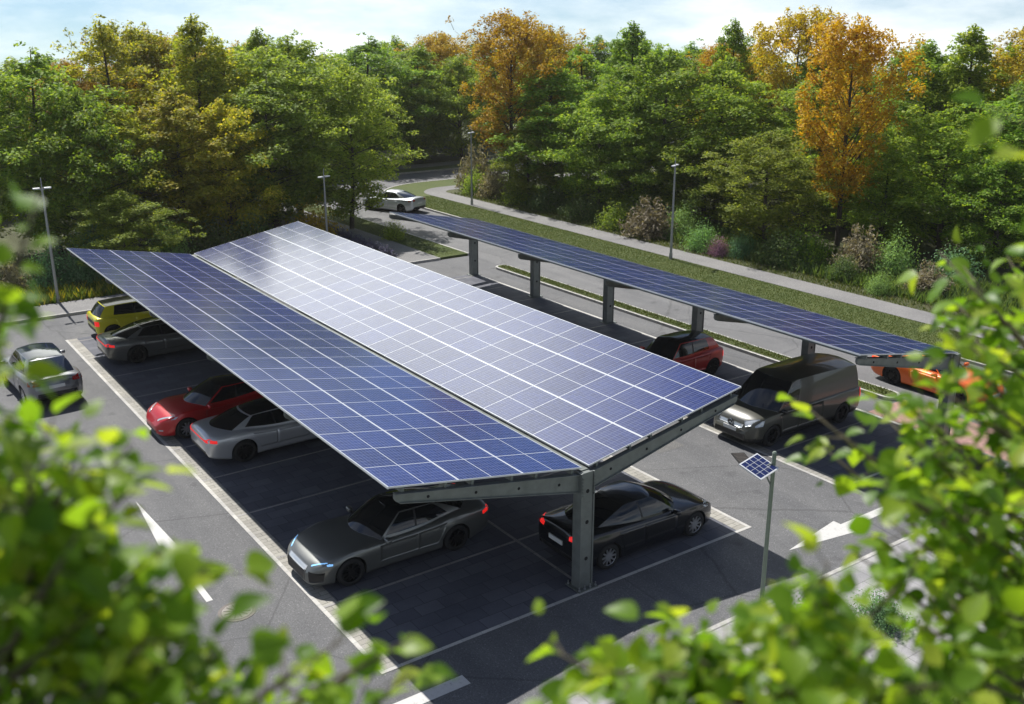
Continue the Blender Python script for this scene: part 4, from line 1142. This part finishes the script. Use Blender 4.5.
TREES = [
 (-2.0, 44.4, 11.5, 7.0, 'oval', 'leaf_g', 'dark green tree behind the lamp on the rear sidewalk'),
 (0.7, 50.1, 10.4, 5.6, 'open', 'leaf_yo', 'amber tree peeking out behind the leftmost green trees'),
 (2.2, 46.6, 13.0, 6.5, 'tier', 'leaf_y', 'olive tree with tiered branches, left of the two tall olive tops'),
 (5.9, 53.8, 12.6, 6.4, 'open', 'leaf_y', 'hazy olive tree top between the two tall tiered olive trees'),
 (7.3, 46.4, 13.4, 6.5, 'tall', 'leaf_y', 'tallest olive tree with a pointed top, right of the tiered olive tree'),
 (8.2, 55.5, 12.0, 6.6, 'open', 'leaf_yo', 'amber tree behind the tallest olive tree'),
 (9.3, 47.4, 11.6, 6.2, 'oval_b', 'leaf_y', 'rounded olive tree just right of the tallest olive tree'),
 (12.4, 49.2, 12.6, 6.3, 'tall', 'leaf_l', 'pointed light green tree behind the broad light green tree'),
 (-6.1, 46.3, 11.3, 7.6, 'broad', 'leaf_g', 'green tree at the left edge of the wood'),
 (-0.9, 41.2, 9.2, 6.9, 'low', 'leaf_g', 'bushy green tree rising right behind the left lamp'),
 (4.2, 41.8, 9.2, 7.2, 'oval_b', 'leaf_y', 'olive green tree behind the small pale tree near the panels'),
 (1.3, 42.6, 8.4, 6.0, 'oval', 'leaf_y', 'shorter olive tree in front of the tiered olive tree'),
 (12.8, 44.8, 12.0, 10.2, 'broad', 'leaf_l', 'broad light green tree behind the far end of the large carport'),
 (6.8, 41.2, 8.4, 6.0, 'low', 'leaf_y', 'bushy olive tree left of the broad light green tree'),
 (10.1, 42.2, 10.0, 6.9, 'oval', 'leaf_l', 'light green tree in front of the broad light green tree'),
 (14.9, 41.9, 10.4, 7.0, 'broad', 'leaf_l', 'light green tree with a bare dark stem beside the left path'),
 (19.2, 68.5, 11.2, 4.6, 'open', 'leaf_o', 'small orange tree top behind the light green trees'),
 (30.6, 68.7, 11.6, 9.1, 'oval', 'leaf_g', 'dark green tree straight beyond the road bend'),
 (36.5, 69.9, 10.8, 9.7, 'broad', 'leaf_g', 'broad dark green tree at the right of the road bend'),
 (42.3, 76.6, 11.6, 7.3, 'open', 'leaf_yo', 'yellowish tree top behind the trees of the road bend'),
 (27.5, 67.5, 9.0, 8.4, 'low', 'leaf_g', 'low dark tree facing the road bend'),
 (39.0, 66.8, 9.6, 7.8, 'low', 'leaf_g', 'bushy dark tree left of the leftmost big orange tree'),
 (34.0, 67.6, 8.5, 8.0, 'low', 'leaf_g', 'low dark tree between the two trees beyond the road bend'),
 (23.0, 68.6, 10.5, 8.5, 'oval', 'leaf_g', 'green tree left of the road bend'),
 (31.0, 47.2, 13.4, 6.6, 'open', 'leaf_o', 'tall bright orange tree beside the road bend'),
 (38.6, 52.7, 12.3, 6.0, 'open', 'leaf_yo', 'thin amber tree right behind the tall orange tree'),
 (38.2, 48.1, 11.1, 7.3, 'oval', 'leaf_g', 'rounded green tree behind the amber tree'),
 (32.5, 44.3, 9.9, 8.4, 'oval_b', 'leaf_g', 'green tree right in front of the tall orange tree'),
 (36.0, 39.4, 13.0, 6.6, 'tall', 'leaf_g', 'tall pointed green tree in the middle of the wood'),
 (34.6, 34.4, 11.1, 9.6, 'broad', 'leaf_g', 'broad green tree right of the tall pointed one'),
 (32.4, 38.4, 8.3, 7.6, 'low', 'leaf_g', 'bushy green tree beside the shaded part of the path'),
 (37.7, 32.4, 10.4, 7.6, 'oval', 'leaf_g', 'green tree between the broad green tree and the pointed dark one'),
 (29.9, 43.4, 6.0, 4.6, 'low', 'leaf_l', 'small light green tree behind the farthest lamp'),
 (43.5, 37.0, 13.2, 5.8, 'tall', 'leaf_g', 'dark pointed tree rising between two orange trees'),
 (47.3, 41.7, 11.2, 5.6, 'open', 'leaf_o', 'low orange tree around the foot of the dark pointed tree'),
 (47.7, 34.8, 13.6, 6.2, 'open', 'leaf_o', 'pale orange tree behind, left of the front orange tree'),
 (49.4, 32.8, 11.3, 6.8, 'oval', 'leaf_g', 'green tree between the two orange trees at right'),
 (35.6, 20.6, 12.9, 5.2, 'open', 'leaf_o', 'big orange tree with a visible dark trunk near the path'),
 (31.6, 22.6, 6.9, 6.7, 'broad', 'leaf_l', 'medium light green tree left of the big front orange tree'),
 (32.5, 34.7, 6.2, 6.4, 'low', 'leaf_g', 'low green tree left of the brown shrub'),
 (34.2, 30.1, 6.0, 6.4, 'low', 'leaf_g', 'low dark tree behind the brown shrub'),
 (46.9, 23.6, 11.6, 7.6, 'oval_b', 'leaf_g', 'green tree right of the big front orange tree'),
 (47.3, 20.9, 12.8, 7.1, 'tall', 'leaf_g', 'tall pointed green tree near the right edge'),
 (51.6, 19.3, 12.4, 6.6, 'open', 'leaf_yo', 'amber tree at the right edge of the wood'),
 (38.6, 16.0, 8.3, 7.4, 'broad', 'leaf_g', 'wide dark green tree right beside the big front orange tree'),
 (42.1, 13.6, 9.8, 8.0, 'oval', 'leaf_g', 'green tree under the amber tree at the right edge'),
 (37.8, 19.4, 5.6, 5.2, 'low', 'leaf_g', 'low dark tree at the foot of the wide dark green tree'),
 (37.2, 11.9, 6.3, 6.0, 'low', 'leaf_g', 'low tree behind the right foreground leaves'),
 (46.5, 12.3, 11.6, 8.0, 'broad', 'leaf_g', 'green tree just beyond the right edge of the picture'),
 (41.5, 27.5, 9.8, 7.5, 'oval', 'leaf_g', 'green tree behind and left of the big front orange tree'),
 (40.5, 24.0, 7.4, 7.0, 'low', 'leaf_g', 'low dark tree directly behind the big front orange tree'),
 (-0.3, 36.6, 4.6, 4.6, 'broad', 'leaf_l', 'small pale green tree standing just behind the meadow plants'),
]
for t in TREES: tree(*t)
# the wood further back, seen only through gaps
back = []
for k in range(26):
    x = -14 + k * 3.6 + random.uniform(-1, 1); y = 62 + random.uniform(0, 6) if x < 18 else (80 + random.uniform(0, 5))
    back.append((x, y))
for k in range(14):
    back.append((56 + random.uniform(0, 5), 12 + k * 4.2))
for x, y in back:
    tree(x, y, random.uniform(9.6, 11.2), random.uniform(7, 9), random.choice(['low', 'oval', 'oval_b']), 'leaf_g', 'green tree deep in the wood behind the front rows', group='trees deep in the wood')

# ------------------------------------------------------------------ shrubs
def gen_shrub(seed, R=1., H=1.3, n=3600, size=.10, spiky=0.):
    rng = np.random.default_rng(seed); rd = random.Random(seed); mb = MB()
    C, N = [], []
    m = 34
    for i in range(m):
        az = i * 2.4; el = math.acos(1 - (i + .5) / m * .98)
        d = Vector((math.cos(az) * math.sin(el), math.sin(az) * math.sin(el), math.cos(el)))
        tip = Vector((d.x * R, d.y * R, max(.12, d.z * H))) * rd.uniform(.75, 1.12)
        mb.tube([(0, 0, 0), tip * .5 + Vector((0, 0, .1)), tip], [.022, .012, .004], 4)
        k = n // m
        u = rng.uniform(.45, 1.0, k)[:, None]
        sp = (.10 if spiky else .2) * R
        p = np.array(tip) * u + rng.normal(size=(k, 3)) * sp * np.array([1, 1, .8])
        C.append(p)
        N.append(np.array(d)[None, :] * (.7 if not spiky else .2) + rng.normal(size=(k, 3)) * .5 + np.array([0, 0, .4]))
    C = np.concatenate(C); N = np.concatenate(N); N /= np.linalg.norm(N, axis=1)[:, None]
    k = C[:, 2] > .02
    return mb.data('stem', [M['twig']]), leaves_mesh('foliage', C[k], N[k], size, M['leaf_dark'], rng, .5 if not spiky else .3)
SH = [gen_shrub(21), gen_shrub(22, n=4200, size=.09), gen_shrub(23, n=3000, size=.15, spiky=1.)]
def shrub(x, y, w, h, var, leafm, label, group='shrubs along the wood edge', name='shrub', z=.08):
    r = thing(name, label, 'shrub', (x, y, z), (0, 0, random.uniform(0, 6.28)), group)
    r.scale = (w / 2, w / 2, h / 1.3)
    obj('stem', SH[var][0], r); c = obj('foliage', SH[var][1], r)
    c.material_slots[0].link = 'OBJECT'; c.material_slots[0].material = M[leafm]
for a in [
 (28.7, 29.3, 3.6, 2.3, 2, 'leaf_brown', 'large brown twiggy shrub left of the right lamp beside the path'),
 (30.2, 28.0, 2.3, 2.1, 1, 'leaf_bright', 'taller bright green shrub right behind the right lamp'),
 (28.5, 24.5, 2.0, 1.6, 1, 'leaf_bright', 'lower bright green shrub to the right of the taller bright green one'),
 (28.2, 22.9, 1.2, 1.15, 0, 'leaf_pink', 'small shrub with pink flowers between bright green shrubs'),
 (29.0, 22.0, 1.6, 1.4, 1, 'leaf_teal', 'pale green shrub right of the pink flowering shrub'),
 (29.4, 19.4, 2.8, 2.0, 0, 'leaf_dark', 'wide dark green shrub under the medium light green tree'),
 (30.6, 18.8, 2.6, 2.2, 0, 'leaf_g', 'green shrub beneath the left side of the front orange tree'),
 (31.2, 15.9, 2.9, 2.4, 2, 'leaf_brown', 'brown shrub right of the front orange tree trunk'),
 (31.9, 14.3, 2.2, 2.3, 1, 'leaf_bright', 'green shrub right next to the brown shrub by the orange tree'),
 (28.4, 12.6, 1.25, 1.1, 1, 'leaf_bright', 'small round bright green shrub standing alone on the grass by the path'),
 (30.4, 11.3, 2.4, 1.5, 2, 'leaf_brown', 'low brownish shrub right of the small round bright shrub'),
 (33.6, 11.9, 2.6, 1.8, 0, 'leaf_teal', 'dim blue green shrub in the shade behind the low brownish shrub'),
 (29.3, 15.3, 1.6, 1.3, 0, 'leaf_dark', 'small dark shrub in front of the orange tree trunk'),
 (30.4, 51.3, 3.4, 3.2, 2, 'leaf_brown', 'tall brownish shrub at the path corner near the road bend'),
 (29.2, 46.6, 2.9, 2.7, 2, 'leaf_brown', 'brown shrub right of the farthest lamp'),
 (28.8, 48.8, 2.2, 1.9, 0, 'leaf_l', 'light green shrub left of the farthest lamp'),
 (29.0, 43.4, 2.4, 1.7, 0, 'leaf_g', 'green shrub right of the brown shrub at the farthest lamp'),
 (28.9, 39.8, 2.6, 1.8, 0, 'leaf_dark', 'dark shrub where the path falls into shade'),
 (28.9, 36.0, 2.8, 1.6, 0, 'leaf_dark', 'dark shrub beside the shaded path, in front of the bushy green tree'),
 (28.8, 32.3, 2.6, 1.7, 0, 'leaf_g', 'green shrub at the end of the shaded path stretch'),
 (29.9, 31.6, 2.4, 1.9, 1, 'leaf_dark', 'dark green shrub left of the large brown twiggy shrub'),
 (-3.9, 36.8, 2.4, 2.3, 1, 'leaf_teal', 'blue green shrub left of the lamp on the rear sidewalk'),
 (-2.4, 36.5, 2.2, 1.9, 1, 'leaf_teal', 'blue green shrub right of the lamp on the rear sidewalk'),
 (-1.7, 37.8, 2.4, 3.0, 1, 'leaf_teal', 'taller dim blue green shrub behind the lamp shrubs'),
 (1.9, 37.3, 2.6, 2.9, 1, 'leaf_bright', 'bright green shrub right of the small pale green tree'),
 (4.4, 37.6, 3.0, 2.6, 0, 'leaf_dark', 'dark shrub under the bushy olive tree'),
 (6.8, 38.0, 3.0, 2.4, 0, 'leaf_dark', 'dark shrub behind the ridge end of the large carport'),
 (-6.2, 37.0, 2.8, 2.2, 2, 'leaf_brown', 'brownish shrub at the far left behind the foreground leaves'),
 (.4, 36.0, 2.2, 1.5, 2, 'leaf_brown', 'brownish low shrub under the small pale green tree'),
 (15.5, 37.4, 1.4, 1.3, 0, 'leaf_l', 'small green shrub at the foot of the tree beside the left path'),
 (10.8, 38.4, 2.8, 2.6, 0, 'leaf_yo', 'amber tinted shrub below the lamp behind the carport'),
]: shrub(*a)
for k in range(7):
    shrub(12.5, 32.9 + .0 * k + k * 1.15, 1.3, .75, 2, 'leaf_lav', 'low lavender bush in the row along the left path', group='lavender bushes along the left path', name='lavender_bush', z=.12)
for x, y, w, l in ((2.6, -4.4, 1.5, 'bluish green low shrub at the foot of the sign pole'), (4.2, -4.9, 1.2, 'bluish green low shrub to the right of the sign pole shrub'), (-.3, -4.0, .8, 'small bluish plant on the sidewalk edge left of the pole')):
    shrub(x, y, w, w * .62, 1, 'leaf_teal', l, group='low plants at the front sidewalk', z=.125)

# ------------------------------------------------------------------ foreground branches
CL_L = [(-13.06, -13.68, 12.16), (-13.03, -13.79, 12.16), (-13.1, -13.94, 11.73), (-13.03, -13.84, 11.68), (-13.0, -13.46, 11.53), (-13.07, -13.58, 11.65), (-13.06, -13.5, 11.55), (-13.11, -13.69, 11.38), (-13.12, -13.45, 11.49), (-13.13, -13.56, 11.14), (-13.09, -14.07, 11.64), (-13.17, -13.56, 11.04), (-13.03, -13.81, 11.25), (-13.13, -14.16, 11.4), (-12.99, -13.56, 11.5), (-12.98, -14.19, 11.43), (-13.07, -13.49, 11.39), (-13.09, -14.18, 11.39), (-13.04, -14.12, 11.43), (-12.94, -13.85, 11.38), (-13.13, -13.71, 11.52), (-13.01, -13.75, 11.27), (-12.88, -13.86, 11.12), (-12.81, -14.26, 11.35), (-12.9, -14.17, 11.39), (-12.84, -14.03, 11.21), (-12.5, -14.13, 11.12), (-12.69, -14.09, 11.16), (-12.7, -14.22, 11.35), (-12.56, -14.24, 11.32), (-12.53, -14.03, 11.13), (-13.43, -13.39, 11.17), (-13.19, -13.33, 11.27), (-13.47, -13.66, 11.14), (-13.25, -12.95, 11.9), (-13.22, -13.51, 11.74), (-13.37, -13.13, 11.96), (-13.13, -13.07, 11.85), (-13.47, -13.24, 11.28), (-13.34, -13.47, 11.83), (-13.36, -13.39, 12.16), (-13.27, -13.75, 11.22), (-13.3, -13.34, 11.51), (-13.41, -13.22, 10.77), (-13.33, -13.25, 11.08), (-13.14, -13.81, 12.03), (-13.08, -13.72, 11.65), (-12.93, -13.7, 11.62), (-13.04, -13.86, 11.68), (-12.97, -13.84, 11.6), (-13.05, -13.93, 11.58), (-12.96, -14.05, 11.41), (-13.1, -14.0, 11.45), (-12.88, -13.97, 11.45), (-12.97, -14.0, 11.53)]
CL_R = [(-9.79, -13.89, 11.63), (-9.7, -13.99, 11.67), (-10.04, -14.04, 11.56), (-10.28, -14.08, 11.61), (-10.28, -14.06, 11.23), (-10.16, -14.31, 11.34), (-10.1, -14.17, 11.37), (-9.94, -14.2, 11.46), (-10.24, -13.95, 11.15), (-10.33, -14.3, 11.31), (-10.65, -14.55, 11.34), (-10.95, -14.47, 11.19), (-11.07, -14.52, 11.37), (-9.98, -14.26, 10.7), (-9.8, -14.27, 10.72), (-10.04, -14.35, 10.7), (-10.66, -14.31, 10.94), (-10.97, -14.71, 11.35), (-10.41, -14.34, 10.84), (-10.36, -14.22, 11.25), (-11.01, -14.61, 11.46), (-10.27, -14.26, 10.87), (-11.02, -14.62, 11.35), (-10.34, -14.48, 11.18), (-10.95, -14.53, 11.28), (-11.16, -14.74, 10.92), (-10.86, -14.73, 10.81), (-11.3, -14.77, 11.18), (-11.04, -14.72, 11.18), (-11.08, -14.68, 11.13), (-10.84, -14.42, 10.58), (-11.05, -14.85, 11.16), (-10.66, -14.61, 10.83), (-11.27, -14.77, 11.09), (-9.9, -14.69, 11.84), (-10.53, -14.53, 11.81), (-9.84, -14.83, 10.81), (-9.67, -14.69, 11.09), (-10.09, -14.38, 11.43), (-11.0, -15.1, 10.81), (-10.47, -14.92, 11.75), (-10.65, -14.93, 11.16), (-10.32, -14.77, 12.07), (-10.16, -14.36, 12.06), (-10.61, -15.16, 10.73), (-10.47, -14.71, 10.46), (-10.48, -14.54, 11.94), (-10.47, -14.79, 11.26), (-11.31, -14.8, 12.39), (-10.03, -13.94, 11.73), (-10.16, -14.11, 11.7), (-10.64, -13.94, 11.27), (-10.65, -14.08, 11.24), (-10.41, -14.26, 11.53), (-10.59, -14.4, 11.52), (-10.41, -14.36, 11.58), (-10.55, -14.31, 11.47), (-10.65, -14.27, 11.41), (-10.57, -14.44, 11.43), (-10.54, -14.12, 11.32), (-10.76, -14.25, 10.92), (-10.55, -13.94, 11.11)]
CL_B = [(-12.09, -14.47, 11.12), (-12.08, -14.4, 11.19), (-12.06, -14.58, 11.18), (-12.11, -14.55, 11.29), (-11.98, -14.35, 11.06), (-11.83, -14.74, 11.3), (-11.88, -14.52, 11.22), (-11.93, -14.76, 11.24), (-11.63, -14.61, 11.21), (-11.64, -14.38, 11.01), (-11.82, -14.82, 11.23), (-11.68, -14.54, 11.09), (-11.78, -14.56, 11.06), (-11.48, -14.5, 10.93), (-11.23, -14.58, 11.19), (-11.63, -14.88, 11.24), (-11.52, -14.7, 11.18), (-11.73, -14.72, 11.44), (-11.57, -14.71, 11.08), (-11.39, -14.48, 11.03), (-11.67, -14.71, 11.19), (-11.48, -14.47, 11.03), (-11.9, -14.52, 11.14), (-11.74, -14.51, 11.13), (-11.73, -14.62, 11.19)]

def big_leaves(C, D, N, size, rng, name, mat):
    """ovate leaves: folded along the midrib, tip curling down. C base, D pointing, N normal"""
    prof = [(0, .0), (.12, .62), (.34, 1.0), (.6, .86), (.82, .45), (1.0, 0)]
    n = len(C); k = len(prof)
    D = D / np.linalg.norm(D, axis=1)[:, None]
    N = N - D * (N * D).sum(1)[:, None]; N /= np.linalg.norm(N, axis=1)[:, None] + 1e-9
    Sd = np.cross(D, N)
    L = size * rng.uniform(.45, 1.35, n); Wd = L * rng.uniform(.36, .46, n)
    curl = rng.uniform(.05, .4, n); fold = rng.uniform(.1, .5, n)
    V = np.zeros((n, 3 * k, 3))
    for i, (t, w) in enumerate(prof):
        mid = C + D * (L * t)[:, None] - N * (L * curl * t * t)[:, None]
        side = (Wd * w)[:, None]; up = (Wd * w * fold)[:, None]
        wav = (1 + .10 * rng.normal(size=n))[:, None]
        V[:, 3 * i] = mid; V[:, 3 * i + 1] = mid + Sd * side * wav + N * up; V[:, 3 * i + 2] = mid - Sd * side + N * up
    F = []
    for i in range(k - 1):
        F.append((3 * i, 3 * i + 1, 3 * i + 4, 3 * i + 3)); F.append((3 * i, 3 * i + 3, 3 * i + 5, 3 * i + 2))
    F = np.array(F, np.int32); nf = len(F)
    idx = (F[None] + (np.arange(n, dtype=np.int32) * 3 * k)[:, None, None]).reshape(-1)
    me = bpy.data.meshes.new(name)
    me.vertices.add(n * 3 * k); me.vertices.foreach_set('co', V.ravel())
    me.loops.add(len(idx)); me.loops.foreach_set('vertex_index', idx)
    me.polygons.add(n * nf); me.polygons.foreach_set('loop_start', np.arange(n * nf, dtype=np.int32) * 4)
    me.polygons.foreach_set('loop_total', np.full(n * nf, 4, np.int32))
    me.polygons.foreach_set('use_smooth', np.ones(n * nf, bool))
    me.materials.append(mat); me.update(calc_edges=True)
    return me

def near_tree(label, base, topz, clusters, seed, leaf=.075, per=20, rad=.13):
    rng = np.random.default_rng(seed); rd = random.Random(seed)
    r = thing('leafy_tree', label, 'tree', (base[0], base[1], .1), (0, 0, 0), 'leafy trees in front of the camera')
    o = Vector((base[0], base[1], .1)); mb = MB()
    tp = [Vector((.15 * math.sin(k * .9), .12 * math.sin(k * .7), (topz - .1) * k / 9)) for k in range(10)]
    mb.tube(tp, [.13 - .011 * k for k in range(10)], 10)
    cl = [Vector(c) - o for c in clusters]
    for k in range(60):   # the crown below the picture
        a = rd.uniform(0, 6.28); q = rd.uniform(.3, 1.3); cl.append(Vector((math.cos(a) * q, math.sin(a) * q, topz - rd.uniform(.8, 5))))
    C, D, N = [], [], []
    for c in cl:
        zr = min(topz - .3, c.z - .25 - (Vector((c.x, c.y, 0)).length) * .7)
        k = max(0, min(8, int(zr / (topz - .1) * 9))); p0 = tp[k].lerp(tp[k + 1], max(0, min(1, zr / (topz - .1) * 9 - k)))
        m1 = p0.lerp(c, .5) + Vector((rd.gauss(0, .06), rd.gauss(0, .06), .10))
        dirn = (c - m1).normalized()
        tipp = c + dirn * .12
        mb.tube([p0, m1, c, tipp], [.018, .010, .005, .002], 5)
        for j in range(per):
            u = rd.uniform(0, 1)
            b = m1.lerp(tipp, .35 + .65 * u)
            q = Vector((rd.gauss(0, 1), rd.gauss(0, 1), rd.gauss(0, .7)))
            off = q.normalized() * rd.uniform(0, rad)
            C.append(b + off)
            d = off.normalized() * .8 + dirn * .4 + Vector((rd.gauss(0, .35), rd.gauss(0, .35), rd.gauss(-.25, .35)))
            D.append(d); N.append(Vector((rd.gauss(0, .45), rd.gauss(0, .45), 1.0)))
            if rd.random() < .3: mb.tube([b, b + off], [.0025, .0015], 4)
    C = np.array([tuple(v) for v in C]); D = np.array([tuple(v) for v in D]); N = np.array([tuple(v) for v in N])
    obj('crown', big_leaves(C, D, N, leaf, rng, 'crown', M['leaf_near']), r)
    mb.build('trunk', [M['twig']], r, smooth=True)
    return r
near_tree('leafy green tree filling the lower left corner close to the camera', (-13.55, -13.55), 11.0, CL_L, 5, .066, 28, .105)
near_tree('leafy green tree reaching in from the right edge close to the camera', (-10.2, -15.1), 11.0, CL_R, 6, .070, 30, .135)
near_tree('leafy green tree with its top at the lower right of the picture', (-11.7, -14.55), 10.9, CL_B, 7, .062, 28, .115)

# ------------------------------------------------------------------ air
hm, hnt, hout = new_mat('air')
hv = node(hnt, 'ShaderNodeVolumePrincipled'); hv.inputs['Color'].default_value = (.97, .95, .9, 1)
hv.inputs['Density'].default_value = .0002; hv.inputs['Anisotropy'].default_value = .45
hnt.links.new(hv.outputs[0], hout.inputs['Volume'])
stuff(MB().box((20, 35, 6.9), (150, 170, 16.4)).build('haze', [hm]))
# ------------------------------------------------------------------ camera, light, sky
cam = bpy.data.cameras.new('camera'); co = bpy.data.objects.new('camera', cam); COL.objects.link(co)
cam.sensor_width = 36; cam.lens = 1009.66 / 1024 * 36; cam.clip_end = 2000; cam.clip_start = .05
co.location = (-13.351, -15.881, 12.587)
co.rotation_euler = (math.radians(90 - 18.0876), 0, math.radians(-35.171))
cam.dof.use_dof = True; cam.dof.focus_distance = 24; cam.dof.aperture_fstop = 1.5; cam.dof.aperture_blades = 7
S.camera = co

sd = Vector((.02, .56, .83)).normalized()
sl = bpy.data.lights.new('sun', 'SUN'); sl.energy = 5.0; sl.angle = math.radians(.55); sl.color = (1, .965, .91)
so = bpy.data.objects.new('sun', sl); COL.objects.link(so); so.rotation_euler = sd.to_track_quat('Z', 'Y').to_euler(); so.location = (0, 30, 60)
w = bpy.data.worlds.new('World'); S.world = w; w.use_nodes = True
nt = w.node_tree; nt.nodes.clear()
out = nt.nodes.new('ShaderNodeOutputWorld'); bg = nt.nodes.new('ShaderNodeBackground')
sky = nt.nodes.new('ShaderNodeTexSky'); sky.sky_type = 'NISHITA'; sky.sun_disc = False
sky.sun_elevation = math.asin(sd.z); sky.sun_rotation = math.atan2(sd.x, sd.y)
sky.air_density = 1.0; sky.dust_density = .45; sky.ozone_density = 2.6
# the sky just over the horizon is taken a little higher up, and carried on below the horizon where the land falls away
tc0 = nt.nodes.new('ShaderNodeTexCoord'); sx = nt.nodes.new('ShaderNodeSeparateXYZ'); cx = nt.nodes.new('ShaderNodeCombineXYZ')
nt.links.new(tc0.outputs['Generated'], sx.inputs[0])
zz = nt.nodes.new('ShaderNodeMath'); zz.operation = 'MULTIPLY_ADD'; zz.inputs[1].default_value = .92; zz.inputs[2].default_value = .085
mxz = nt.nodes.new('ShaderNodeMath'); mxz.operation = 'MAXIMUM'; mxz.inputs[1].default_value = .06
nt.links.new(sx.outputs[2], zz.inputs[0]); nt.links.new(zz.outputs[0], mxz.inputs[0])
nt.links.new(sx.outputs[0], cx.inputs[0]); nt.links.new(sx.outputs[1], cx.inputs[1]); nt.links.new(mxz.outputs[0], cx.inputs[2])
nrm = nt.nodes.new('ShaderNodeVectorMath'); nrm.operation = 'NORMALIZE'
nt.links.new(cx.outputs[0], nrm.inputs[0]); nt.links.new(nrm.outputs[0], sky.inputs['Vector'])
tc = nt.nodes.new('ShaderNodeTexCoord')
mp = nt.nodes.new('ShaderNodeMapping'); mp.inputs['Scale'].default_value = (1.6, 1.6, 5.5)
nt.links.new(tc.outputs['Generated'], mp.inputs['Vector'])
cn = noise(nt, mp.outputs[0], 1.5, 7, .6)
cr = ramp(nt, cn.outputs['Fac'], [(.40, (.0, .0, .0)), (.70, (.9, .9, .9))])
# bright sky patch added out of view so the right panels reflect white
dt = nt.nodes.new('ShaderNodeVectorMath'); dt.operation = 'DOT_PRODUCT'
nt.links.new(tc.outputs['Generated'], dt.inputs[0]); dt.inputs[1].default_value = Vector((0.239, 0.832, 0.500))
added_glow = ramp(nt, dt.outputs['Value'], [(.945, (0, 0, 0)), (.988, (1, 1, 1))])
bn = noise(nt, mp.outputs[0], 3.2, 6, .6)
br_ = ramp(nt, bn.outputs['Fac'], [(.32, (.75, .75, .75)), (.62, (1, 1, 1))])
bk = mixc(nt, added_glow.outputs[0], br_.outputs[0], 1., 'MULTIPLY')
low = ramp(nt, sx.outputs[2], [(.15, (1, 1, 1)), (.55, (.25, .25, .25))])     # most cloud lies low over the horizon
cf = mixc(nt, cr.outputs[0], low.outputs[0], 1., 'MULTIPLY')
blue = mixc(nt, sky.outputs[0], (.90, 1.0, 1.13), 1., 'MULTIPLY')
hz_ = ramp(nt, sx.outputs[2], [(.04, (1.55, 1.52, 1.42)), (.22, (1, 1, 1))])       # brighter towards the horizon
blue = mixc(nt, blue, hz_.outputs[0], 1., 'MULTIPLY')
cm = mixc(nt, blue, (21.5, 21.5, 21.), cf)
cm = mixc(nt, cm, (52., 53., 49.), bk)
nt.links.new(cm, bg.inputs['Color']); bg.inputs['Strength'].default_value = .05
nt.links.new(bg.outputs[0], out.inputs[0])

S.view_settings.view_transform = 'Standard'; S.view_settings.look = 'None'
S.view_settings.exposure = 0.48; S.view_settings.gamma = 1
S.render.engine = 'CYCLES'
S.cycles.use_denoising = True
S.cycles.max_bounces = 6; S.cycles.diffuse_bounces = 3; S.cycles.glossy_bounces = 3; S.cycles.transmission_bounces = 4
S.cycles.caustics_reflective = False; S.cycles.caustics_refractive = False
